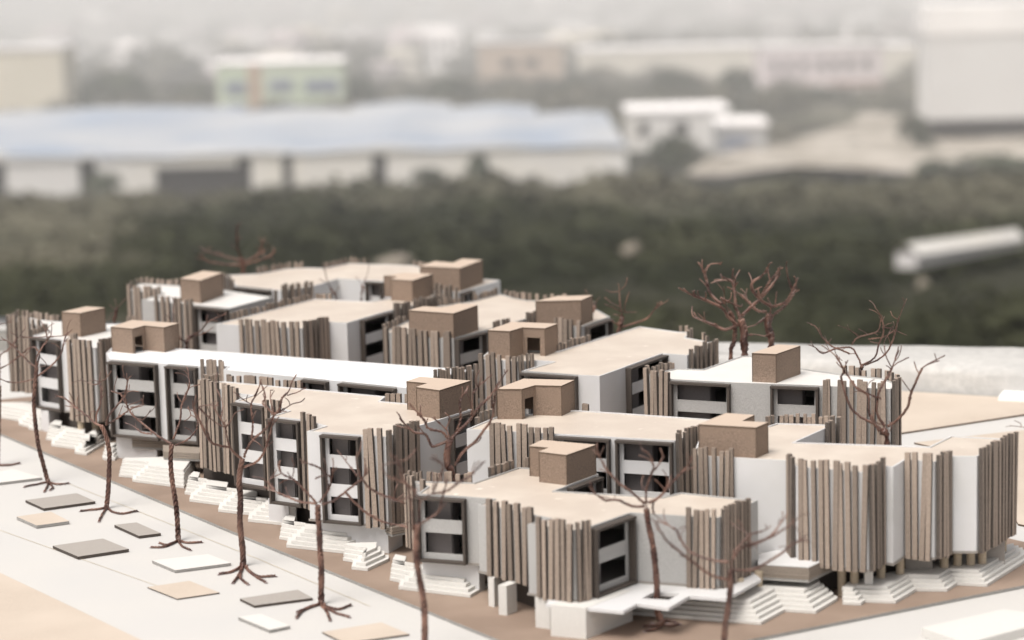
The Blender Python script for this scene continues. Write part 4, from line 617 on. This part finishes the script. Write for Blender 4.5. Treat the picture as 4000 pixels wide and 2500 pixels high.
for k in range(NP):
    for j in range(nr - 1):
        a = k * nr + j; b.f.append((a, a + nr, a + nr + 1, a + 1)); b.m.append(0)
meta(build_at(b, 'parapet_wall', M['concrete'], True), 'rough pale concrete parapet running behind the model', 'wall')
b = MB(); b.prism([Vector((-2.5, -.2)), Vector((2.5, -.2)), F1 + Vector((0, .002)), F0 + Vector((0, .002))], -.35, -.012)
meta(link('rooftop', b.mesh('rooftop', M['concrete'])), kind='structure')
b = MB(); b.prism([Vector((-1.2, .9)), Vector((1.2, .9)), along(*pf, 7) - Vector((0, .004)), along(*pf, -12) - Vector((0, .004))], -.0115, -.0025, 0, 1)
meta(link('base_board', b.mesh('base_board', [M['ground'], M['edge']])), kind='structure')
def sheet(name, key, z0, z1, top, side, **kw):
    b = MB(); b.prism([mmv(p) for p in MISC[key]], z0, z1, 0, 1); return b, name, [top, side]
def struct(name, key, z0, z1, top, side):
    b, n, ms = sheet(name, key, z0, z1, top, side); return meta(link(n, b.mesh(n, ms)), kind='structure')
struct('site_board', 'brown', -.0022, 0, M['base'], M['edge'])
struct('tan_ground', 'tanA', -.0023, -.0006, M['sheet'], M['hutedge'])
struct('tan_ground', 'tanB', -.0023, -.0008, M['sheet'], M['hutedge'])
struct('tan_ground', 'tanC', -.0023, -.0017, M['sheet'], M['sheet'])
for key in ('line', 'line2'):
    P = [mmv(p) for p in MISC[key]]; b = MB()
    for p, q_ in zip(P, P[1:]):
        d = (q_ - p).normalized(); n_ = Vector((-d.y, d.x)) * .0003
        b.face([(*(p - n_), -.0021), (*(q_ - n_), -.0021), (*(q_ + n_), -.0021), (*(p + n_), -.0021)])
    meta(link('road_line', b.mesh('road_line', M['pencil'])), kind='structure')
b = MB(); P = [mmv(p) for p in MISC['paper']]; b.prism(P, -.002, .004); 
o = meta(build_at(b, 'paper_sheet', M['bright']), 'white sheet lying against the parapet at the right edge', 'paper')
b = MB(); b.prism([mmv(p) for p in MISC['cream']], -.0022, .004); meta(build_at(b, 'raised_plinth', M['step']), 'thick cream card plate on the white board, bottom right corner', 'plate')

# ---- loose paving cards
lab = ['narrow grey paving card between the first two wire trees', 'small tan paving card left of the second wire tree', 'small grey paving card between the second and third wire trees',
       'large grey paving card nearest the left side, in front of the small tan one', 'white paving card with grey edge at the foot of the third wire tree',
       'flat tan paving card left of the fourth wire tree', 'long grey paving card between the fourth and fifth wire trees', 'white paving card in front of the long grey one',
       'tan paving card at the bottom edge right of the white one', 'white paving card cut by the left edge']
for (c, t, P), lb in zip(TILES, lab):
    b = MB(); b.prism([mmv(p) for p in P], -.0021, -.0025 + t / 1000, 0, 1)
    tm = dict(grey=M['tilegrey'], tan=M['sheet'], white=M['step'])[c]; sm = dict(grey=M['bay'], tan=M['edge'] if t > 2 else M['bay'], white=M['edge'])[c]
    meta(build_at(b, 'paving_card', [tm, sm]), lb, 'paving card', 'paving cards on the white board')

# ============================================================ the buildings
def wall_piece(mb, a, b, a2, b2, z0, z1, cols=()):
    """card from a-b (outside) to a2-b2 (inside); cols: (u0,u1,[(z0,z1),...]) openings"""
    L = lambda p, q, u: p + (q - p) * u
    us = sorted({0.0, 1.0, *[c[0] for c in cols], *[c[1] for c in cols]})
    for ua, ub in zip(us, us[1:]):
        zz = []
        for c in cols:
            if c[0] - 1e-6 <= ua and ub <= c[1] + 1e-6: zz = c[2]
        cur = z0
        for h0, h1 in sorted(zz) + [(z1, z1)]:
            if h0 - cur > 1e-6:
                p, q, q2, p2 = L(a, b, ua), L(a, b, ub), L(a2, b2, ub), L(a2, b2, ua)
                mb.hexa([(*p, cur), (*q, cur), (*q2, cur), (*p2, cur)], [(*p, h0), (*q, h0), (*q2, h0), (*p2, h0)])
            cur = h1

def make_building(key, D, name, label):
    rnd = random.Random(key)
    z0, z1 = D['z0'] / 1000, D['z1'] / 1000
    P = [mmv(p) for p in D['poly']]; n = len(P)
    if sum(P[i].x * P[(i + 1) % n].y - P[(i + 1) % n].x * P[i].y for i in range(n)) < 0: raise ValueError(key)
    cx = sum(p.x for p in P) / n; cy = sum(p.y for p in P) / n
    e = empty(name, (cx, cy, 0), label, 'model building', 'card model buildings')
    T = .0014
    I = offset_poly(P, T)
    wm = M[D['wall']]
    b = MB(); b.prism(offset_poly(P, T + .0001), z1 - .0026, z1 - .0009); b.build('roof', M[dict(bright='bright', tan='tan', pale='offwhite')[D['roof']]], e)
    b = MB(); b.prism(offset_poly(P, -.0008), z0 - .0018, z0, 0, 0); b.build('base_plate', M['plate'], e)
    ns = round((z1 - z0) / .024)
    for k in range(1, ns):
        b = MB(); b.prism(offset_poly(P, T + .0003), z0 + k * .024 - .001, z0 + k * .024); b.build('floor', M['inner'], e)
    bays = [f for f in D['feats'] if f[0] == 'bay']
    for i in range(n):
        j = (i + 1) % n; a, bb, a2, b2 = P[i], P[j], I[i], I[j]
        ed = bb - a; L = ed.length; d = ed / L; nrm = Vector((d.y, -d.x))   # outward
        segs = sorted([f for f in bays if f[1] == i], key=lambda f: f[2])
        cur = 0.0; b = MB(); lerp = lambda p, q, u: p + (q - p) * u
        for f in segs + [('end', i, 1.0, 1.0)]:
            if f[2] - cur > .01:
                wall_piece(b, lerp(a, bb, cur), lerp(a, bb, f[2]), lerp(a2, b2, cur), lerp(a2, b2, f[2]), z0, z1)
                b.build('wall', wm, e); b = MB()
            cur = f[3]
        for f in segs:
            ua, ub, nw, pc = f[2], f[3], f[4], f[5]
            pa, pb = lerp(a, bb, ua), lerp(a, bb, ub); W = (pb - pa).length
            base = empty_part('window_bay', e, (pa + pb) / 2, z0)
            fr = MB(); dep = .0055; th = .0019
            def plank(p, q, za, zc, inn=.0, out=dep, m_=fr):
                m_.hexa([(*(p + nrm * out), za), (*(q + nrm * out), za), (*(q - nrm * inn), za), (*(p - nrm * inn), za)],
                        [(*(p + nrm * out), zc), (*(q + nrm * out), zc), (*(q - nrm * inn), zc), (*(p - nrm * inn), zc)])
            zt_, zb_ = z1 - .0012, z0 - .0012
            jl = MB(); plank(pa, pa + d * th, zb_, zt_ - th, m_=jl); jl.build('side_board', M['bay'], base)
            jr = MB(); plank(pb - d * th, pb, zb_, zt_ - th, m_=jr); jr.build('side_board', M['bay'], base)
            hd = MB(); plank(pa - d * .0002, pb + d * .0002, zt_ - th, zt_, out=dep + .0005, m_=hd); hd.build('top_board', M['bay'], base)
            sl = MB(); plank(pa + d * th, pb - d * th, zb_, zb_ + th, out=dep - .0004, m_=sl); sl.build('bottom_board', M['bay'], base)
            pnl = MB(); jmb = min(.0042, W * .16) / W
            H_ = z1 - z0; st = H_ / nw
            op = [(z0 + st * k + (.0062 if k else .0050), z0 + st * (k + 1) - .0042) for k in range(nw)]
            rec = -nrm * .0006
            q0, q1 = pa + rec, pb + rec
            wall_piece(pnl, q0, q1, q0 - nrm * .0012, q1 - nrm * .0012, z0, z1, [(jmb + .02, 1 - jmb, op)])
            pnl.build('window_panel', M[pc], base)
            # a card partition seen through the openings
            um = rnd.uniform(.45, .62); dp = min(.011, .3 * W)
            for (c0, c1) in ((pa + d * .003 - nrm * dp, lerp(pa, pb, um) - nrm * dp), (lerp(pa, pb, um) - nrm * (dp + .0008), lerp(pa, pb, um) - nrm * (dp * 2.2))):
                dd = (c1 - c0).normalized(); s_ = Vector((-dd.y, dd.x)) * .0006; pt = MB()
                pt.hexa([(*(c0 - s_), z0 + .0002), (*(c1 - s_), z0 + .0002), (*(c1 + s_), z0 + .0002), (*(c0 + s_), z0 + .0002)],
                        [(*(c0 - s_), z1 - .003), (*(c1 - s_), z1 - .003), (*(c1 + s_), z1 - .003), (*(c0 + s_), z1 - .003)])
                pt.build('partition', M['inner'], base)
        for f in D['feats']:
            if f[0] != 'slats' or f[1] != i: continue
            ua, ub, ns_ = f[2], f[3], f[4]
            Lr = (ub - ua) * L
            ang = math.atan2(d.y, d.x); bias = rnd.uniform(-.018, .018)
            for k in range(ns_):
                t = (k + .5) / ns_
                sp_ = Lr / ns_
                w = min(.0043, max(.0021, sp_ * .69)) * rnd.uniform(.82, 1.14)
                c = a + d * (ua * L + t * Lr + rnd.uniform(-.12, .12) * sp_) + nrm * (.0016 + rnd.uniform(0, .0012))
                zb_ = z0 - .0015 + rnd.uniform(-.0012, .0005); ht = z1 + .0062 + rnd.uniform(-.0014, .0016) - zb_
                s = link('slat', SLAT_MESH, e, (c.x - cx, c.y - cy, zb_)); s.scale = (w, .0025 + rnd.uniform(0, .0006), ht)
                s.rotation_mode = 'XYZ'
                s.rotation_euler = Matrix.Rotation(ang, 3, 'Z').to_euler() if False else (Matrix.Rotation(ang, 3, 'Z') @ Matrix.Rotation(bias + rnd.uniform(-.026, .026), 3, 'Y') @ Matrix.Rotation(rnd.uniform(-.006, .002), 3, 'X')).to_euler()
    for hd_ in D['huts']:
        H = [mmv(p) for p in hd_['poly']]; h = hd_['h'] / 1000; nh = len(H); HI = offset_poly(H, .0013)
        hc = Vector((sum(p.x for p in H) / nh, sum(p.y for p in H) / nh))
        hb = empty_part('stair_hut', e, hc, z1)
        zb_, zt_ = z1 - .0009, z1 + h - .0013
        for i in range(nh):
            j = (i + 1) % nh; b = MB(); cols = ()
            if hd_['door'] and hd_['door'][0] == i: cols = [(hd_['door'][1], hd_['door'][2], [(zb_, zb_ + h * .66)])]
            wall_piece(b, H[i], H[j], HI[i], HI[j], zb_, zt_, cols); b.build('hut_wall', M['hut'], hb)
        b = MB(); b.prism(offset_poly(H, -.0003), zt_, zt_ + .0011, 0, 1); b.build('hut_roof', [M['hutcap_lit'], M['hutedge']], hb)
        for i in range(nh):
            a_, p_, c_ = H[i - 1], H[i], H[(i + 1) % nh]
            if (p_ - a_).cross(c_ - p_) <= 0: continue
            o_ = ((p_ - a_).normalized() + (p_ - c_).normalized()).normalized() * .0001
            b = MB(); b.box(p_.x + o_.x - .00028, p_.x + o_.x + .00028, p_.y + o_.y - .00028, p_.y + o_.y + .00028, zb_ + .0001, zt_ - .0001); b.build('corner_edge', M['hutedge'], hb)
    return e

def empty_part(name, parent, xy, z):
    o = bpy.data.objects.new(name, None); COL.objects.link(o); o.empty_display_size = .005
    o.parent = parent; o.location = (xy[0] - parent.location[0], xy[1] - parent.location[1], z - parent.location[2]); return o

INFO = dict(
 front_left='tan roofed white card building with three white window bays, behind the front left wire trees',
 long_white='longest white roofed card building, its L shaped hut with a doorway at the left end',
 far_left='white roofed card building at the far left with slats all round and one box hut',
 back_left='grey walled white roofed card building with one box hut, behind the long white roof',
 rear='rearmost card building, wide tan roof and white courtyard wall, right before the scrub',
 middle_left='tan roofed white walled card building just behind the long white roof',
 centre='tan roofed grey walled card building in the middle carrying two huts without doorways',
 middle_right='long tan roofed card building with white side wall and a hut with wide doorway',
 right='grey walled white roofed card building at right carrying one plain box hut',
 front_right='large zigzag card building with white walls, slats and pillars filling the right front',
 low_front='lowest card building, two storeys of grey board at the front centre')
ENT = {}
for key in BLD: ENT[key] = make_building(key, BLD[key], 'card_building', INFO[key])

# ---- things under and beside the buildings (parts of the building they carry)
def block(key, parent, z0, z1, m_, name='plinth_block'):
    b = MB(); b.prism([mmv(p) for p in MISC[key]], z0, z1); b.build(name, m_, ENT[parent])
block('block1', 'low_front', 0, .0225, M['step']); block('block2', 'low_front', 0, .022, M['step']); block('block3', 'low_front', 0, .022, M['step']); block('block4', 'low_front', 0, .022, M['step'])
block('block5', 'low_front', 0, .0215, M['white']); block('block6', 'front_left', 0, .0215, M['white']); block('block7', 'long_white', 0, .0218, M['white']); block('block8', 'far_left', 0, .022, M['white']); block('block9', 'front_left', 0, .0215, M['white'])
def core(key, inset):
    """recessed ground floor walls under a building"""
    D = BLD[key]; P = [mmv(p) for p in D['poly']]; n = len(P)
    c = Vector((sum(p.x for p in P) / n, sum(p.y for p in P) / n))
    b = MB(); b.prism([c + (p - c) * inset for p in P], 0, D['z0'] / 1000 - .002); b.build('ground_floor', M['base'], ENT[key])
def layered(key, parent, ztop, n, th):
    for k in range(n):
        b = MB(); b.prism([mmv(p) + Vector((.0003 * (k % 2), -.0002 * (k % 3))) for p in MISC[key]], ztop - (k + 1) * th, ztop - k * th - .0004)
        b.build('terrace_layer', M['strata'] if k < n - 1 else M['edge'], ENT[parent])
layered('terrR', 'front_right', .0285, 5, .0022)
b = MB(); b.prism([mmv(p) for p in MISC['terrR']], .0286, .0291); b.build('terrace_top', M['white'], ENT['front_right'])
layered('terrL', 'long_white', .0215, 5, .002); layered('terrL2', 'long_white', .0215, 4, .002); layered('terrM', 'front_left', .0235, 4, .002)

# slab with a square hole round the wire tree
slab = [mmv(p) for p in MISC['slab']]; hole = [mmv(p) for p in MISC['hole']]
b = MB()
tris = tessellate_polygon([[Vector((p.x, p.y, 0)) for p in slab], [Vector((p.x, p.y, 0)) for p in hole]])
allp = slab + hole; zt_, zb_ = .0222, .0198
for t in tris:
    A, B_, C_ = [allp[i] for i in t]
    t = list(t)
    if (B_ - A).cross(C_ - A) < 0: t = t[::-1]
    b.face([(*allp[i], zt_) for i in t]); b.face([(*allp[i], zb_) for i in t[::-1]])
for ring in (slab, hole[::-1]):
    for i in range(len(ring)):
        p, q = ring[i], ring[(i + 1) % len(ring)]; b.face([(*p, zb_), (*q, zb_), (*q, zt_), (*p, zt_)])
b.build('terrace_slab', M['white'], ENT['low_front'])

# dark card sheets added to deepen the shade under the upper floors
for key, L_ in MISC['shade_walls'].items():
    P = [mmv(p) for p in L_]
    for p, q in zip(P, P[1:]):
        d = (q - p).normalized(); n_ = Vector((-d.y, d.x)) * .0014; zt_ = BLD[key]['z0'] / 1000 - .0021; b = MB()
        b.hexa([(*p, 0), (*q, 0), (*(q + n_), 0), (*(p + n_), 0)], [(*p, zt_), (*q, zt_), (*(q + n_), zt_), (*(p + n_), zt_)]); b.build('shade_wall', M['bay'], ENT[key])
# pillars
for key, pts in MISC['pillars'].items():
    for x, y, kind in pts:
        zt_ = BLD[key]['z0'] / 1000 - .0019; x /= 1000; y /= 1000
        if kind == 's': b = MB(); b.box(x - .003, x + .003, y - .003, y + .003, 0, zt_); b.build('pillar', M['step'], ENT[key])
        elif kind == 'p': b = MB(); b.box(x - .010, x + .010, y, y + .0015, 0, zt_); b.build('pillar', M['tilegrey'], ENT[key])
        else:
            b = tubes([[(Vector((x, y, 0)), .0032), (Vector((x, y, zt_)), .0032)]], 14); b.build('pillar', M['dowel'], ENT[key])

# ---- stairs of stacked cards
slabels = ['stepped white stair in front of the layered terrace, behind the third wire tree', 'long zigzag white stair running behind the fourth wire tree',
           'wide white stair behind the fifth wire tree', 'small white stair right of the wide one, its side showing five layers', 'white stair against the white block left of the low grey building',
           'zigzag white stair behind the second wire tree', 'white stair behind the first wire tree at the left edge', 'small white stair half hidden by the second wire trunk',
           'white zigzag stair in front of the dark opening, right of the slab with the hole', 'longest white zigzag stair along the pillars at the right']
SIDE = [0, 1, 1, 1, 1, 1, 0, 0, 1, 0]
for S_, lb, side in zip(STAIRS, slabels, SIDE):
    F_ = [mmv(p) for p in S_['front']]; n = S_['n']; tread = .0036 if S_ is not STAIRS[-1] else .0030; rise = .0026; D_ = S_['depth'] / 1000
    e = empty('card_stair', (F_[0].x, F_[0].y, 0), lb, 'stair', 'stacked card stairs')
    rr = random.Random(lb)
    nrm_ = lambda a, c: Vector((-(c - a).normalized().y, (c - a).normalized().x))
    nf = (nrm_(F_[0], F_[1]) + Vector((.35, 1)).normalized()).normalized()
    bk = Vector((.12, 1)).normalized()
    for k in range(n):
        o = tread * k; Q = []
        for i in range(len(F_)):
            if i == 0: q = F_[0] + bk * o
            elif i == len(F_) - 1: q = F_[-1] + (nrm_(F_[-2], F_[-1]) * o if side else nrm_(F_[-2], F_[-1]) * o - (F_[-1] - F_[-2]).normalized() * o * .8)
            else:
                n1, n2 = nrm_(F_[i - 1], F_[i]), nrm_(F_[i], F_[i + 1]); kk = n1 + n2
                if kk.length < .5: kk = n2 * 1.0; q = F_[i] + n2 * o
                else: kk.normalize(); q = F_[i] + kk * (o / max(.62, kk.dot(n1)))
            Q.append(q + Vector((rr.uniform(-.0002, .0002), rr.uniform(-.0002, .0002))))
        if S_ is STAIRS[8] or S_ is STAIRS[3]:
            ym = max([p.y for p in F_] + [p.y for p in Q]) + .006; back = [Vector((Q[-1].x - .0005, ym)), Vector((Q[0].x + .002, ym))]
        elif side: back = [p + bk * D_ for p in F_[-2::-1]]
        elif S_ is STAIRS[-1]: back = [Q[-1] + bk * (D_ - o), F_[0] + nf * D_]
        else:
            ym = max(p.y for p in F_) + .022; back = [Vector((Q[-1].x + .002, ym)), Vector((Q[0].x + .002, ym))]
        b = MB(); b.prism(Q + back, rise * k + .00022, rise * (k + 1)); b.build('step', M['step'], e)

# ============================================================ wire trees
tlabels = dict(T1='wire tree second from the left edge, in front of the far left building', T2='wire tree with short wide roots behind the small grey paving card',
 T3='wire tree with low spreading boughs before the long white building', T4='tall wire tree with the widest crown, before the front left building',
 T5='wire tree with many splayed roots between the long grey and tan paving cards', T6='blurred wire tree cut by the bottom edge left of centre', T7='wire tree growing through the square hole in the white slab',
 T8='blurred leaning wire tree cut by the bottom edge right of centre', T0='wire tree cut by the left edge', T9='dense dark wire tree in the gap behind the low front building',
 T10='small dark wire tree behind the far left building', T11='wire tree between the long white roof and the back left building', T12='blurred wire tree behind the rearmost building',
 T13='thin wire tree before the white courtyard wall', T14='thin wire tree at the right end of the white courtyard wall', T15='leafless wire tree behind the middle right building, alone against the scrub',
 T15b='small wire tree just right of the hut on the centre building', T16='thick trunked wire tree, left one of the big pair on the parapet side', T17='thin dark wire trunk leaning behind the big left wire tree',
 T18='thick wire tree right behind the plain box hut', T19='wire tree with curled twigs behind the slats of the right building', T20='big bare wire tree in the yard between the right building and the front right building',
 T21='wire tree cut by the right edge')
rnd = random.Random(2)
for key, T in TREES.items():
    tk = [Vector(p) / 1000 for p in T['trunk']]; w = T['w'] * 1.32 / 1000; rad = w / 2
    base = tk[0].copy()
    e = empty('wire_tree', base, tlabels[key], 'wire tree', 'twisted wire trees')
    far = tk[0].y > 2.3
    step = .0016 if not far else .003
    path = smooth_path(tk, step)
    ns_ = T['strands']; rw = rad * .50
    def strands(path, n, r0, r1, rw0, rw1, pitch, jitter=0.0, merge_end=True):
        out = []; ph = rnd.uniform(0, 6.28); N = len(path)
        Ls = [0]
        for i in range(1, N): Ls.append(Ls[-1] + (path[i] - path[i - 1]).length)
        for s in range(n):
            pts = []; ps = rnd.uniform(.9, 1.1)
            for i, p in enumerate(path):
                t = Ls[i] / max(Ls[-1], 1e-6)
                tg = path[min(i + 1, N - 1)] - path[max(i - 1, 0)]
                if tg.length < 1e-9: tg = Vector((0, 0, 1))
                tg.normalize(); a = tg.cross(Vector((.1, .97, .2))).normalized(); b_ = tg.cross(a)
                an = ph + s * 2 * math.pi / n + Ls[i] / pitch * 2 * math.pi
                r = r0 + (r1 - r0) * t
                r *= 1 + jitter * math.sin(Ls[i] * 260 + s * 2.1)
                pts.append((p + (a * math.cos(an) + b_ * math.sin(an)) * r, (rw0 + (rw1 - rw0) * t)))
            out.append(pts)
        return out
    mb = tubes(strands(path, ns_, rad * .66, rad * .56, rw * .84, rw * .78, .019, .15) + [[(p, rad * .36) for p in path]], 6 if not far else 5)
    mb.build('trunk', M['wire'], e, True)
    for bpts in T['branches']:
        P = [Vector(p) / 1000 for p in bpts]
        L = sum((q - p).length for p, q in zip(P, P[1:]))
        P = smooth_path(P, step)
        nP = len(P)
        # small kinks as bent wire has
        for i in range(1, nP - 1): P[i] = P[i] + Vector((rnd.uniform(-1, 1), rnd.uniform(-1, 1), rnd.uniform(-1, 1))) * .00022
        big = min(1, L / .05)
        wr = max(.00042, rad * (.20 + .05 * big))
        cut = max(2, int(nP * (.8 if L > .03 else .45)))
        paths = []
        if L > .018:
            s1 = strands(P[:cut], 3 if L > .045 else 2, wr * 1.2, wr * .9, wr * .92, wr * .8, .0070)
            s1[0] = s1[0] + [(p, wr * .8) for p in P[cut:]]
            s1[0][-1] = (s1[0][-1][0], wr * .6)
            paths = s1
            if L > .03 and cut < nP - 2:   # second loose end
                en = P[cut:]; off = Vector((rnd.uniform(-1, 1), rnd.uniform(-1, 1), rnd.uniform(-.6, 1))) * .006
                s1[1] = s1[1] + [(p + off * (i / len(en)) ** 1.5, wr * .75) for i, p in enumerate(en)]
        else:
            paths = [[(p, wr * .85) for p in P]]
        if L > .016:
            for _ in range(1 if L < .04 else 3):
                i0 = rnd.randrange(nP // 3, nP - 1); d_ = (P[min(i0 + 2, nP - 1)] - P[i0 - 1]).normalized()
                v = (d_ * .8 + Vector((rnd.uniform(-1, 1), rnd.uniform(-.8, .8), rnd.uniform(-.3, 1)))).normalized(); c = P[i0].copy(); tw = [c.copy()]
                bend = Vector((rnd.uniform(-1, 1), rnd.uniform(-1, 1), rnd.uniform(-1, 1))) * .22
                for _k in range(rnd.randint(4, 9)):
                    c = c + v * .0016; tw.append(c.copy()); v = (v + bend + Vector((0, 0, .05))).normalized()
                paths.append([(p, wr * .62) for p in tw])
        tubes(paths, 5 if not far else 4).build('branch', M['wire'], e, True)
    for rp_ in T['roots']:
        P = smooth_path([Vector(p) / 1000 for p in rp_], .0018)
        P[0] = P[0] + Vector((0, 0, .003))
        mb = tubes(strands(P, 3, rad * .30, rad * .32, rad * .26, rad * .18, .009, .3), 5); mb.build('root', M['wire'], e, True)
        tip = P[-1]; g = MB(); s = rad * .42
        g.v = [(tip.x + v[0] * s * 1.5 * (1 + .3 * math.sin(v[1] * 9)), tip.y + v[1] * s * 1.3, max(base.z, tip.z - .0008) + abs(v[2]) * s * .6) for v in IV]; g.f = list(IF); g.m = [0] * len(IF)
        g.build('glue_blob', M['glue'], e, True)
    if key == 'T7':
        for k in range(16):
            an = rnd.uniform(0, 6.28); rr = rnd.uniform(.002, .012); g = MB(); s = rnd.uniform(.001, .0022)
            g.v = [(base.x + math.cos(an) * rr + v[0] * s, base.y + math.sin(an) * rr + v[1] * s, max(0, v[2]) * s * .6 + .0001) for v in IV]; g.f = list(IF); g.m = [0] * len(IF)
            g.build('glue_blob', M['glue'], e, True)
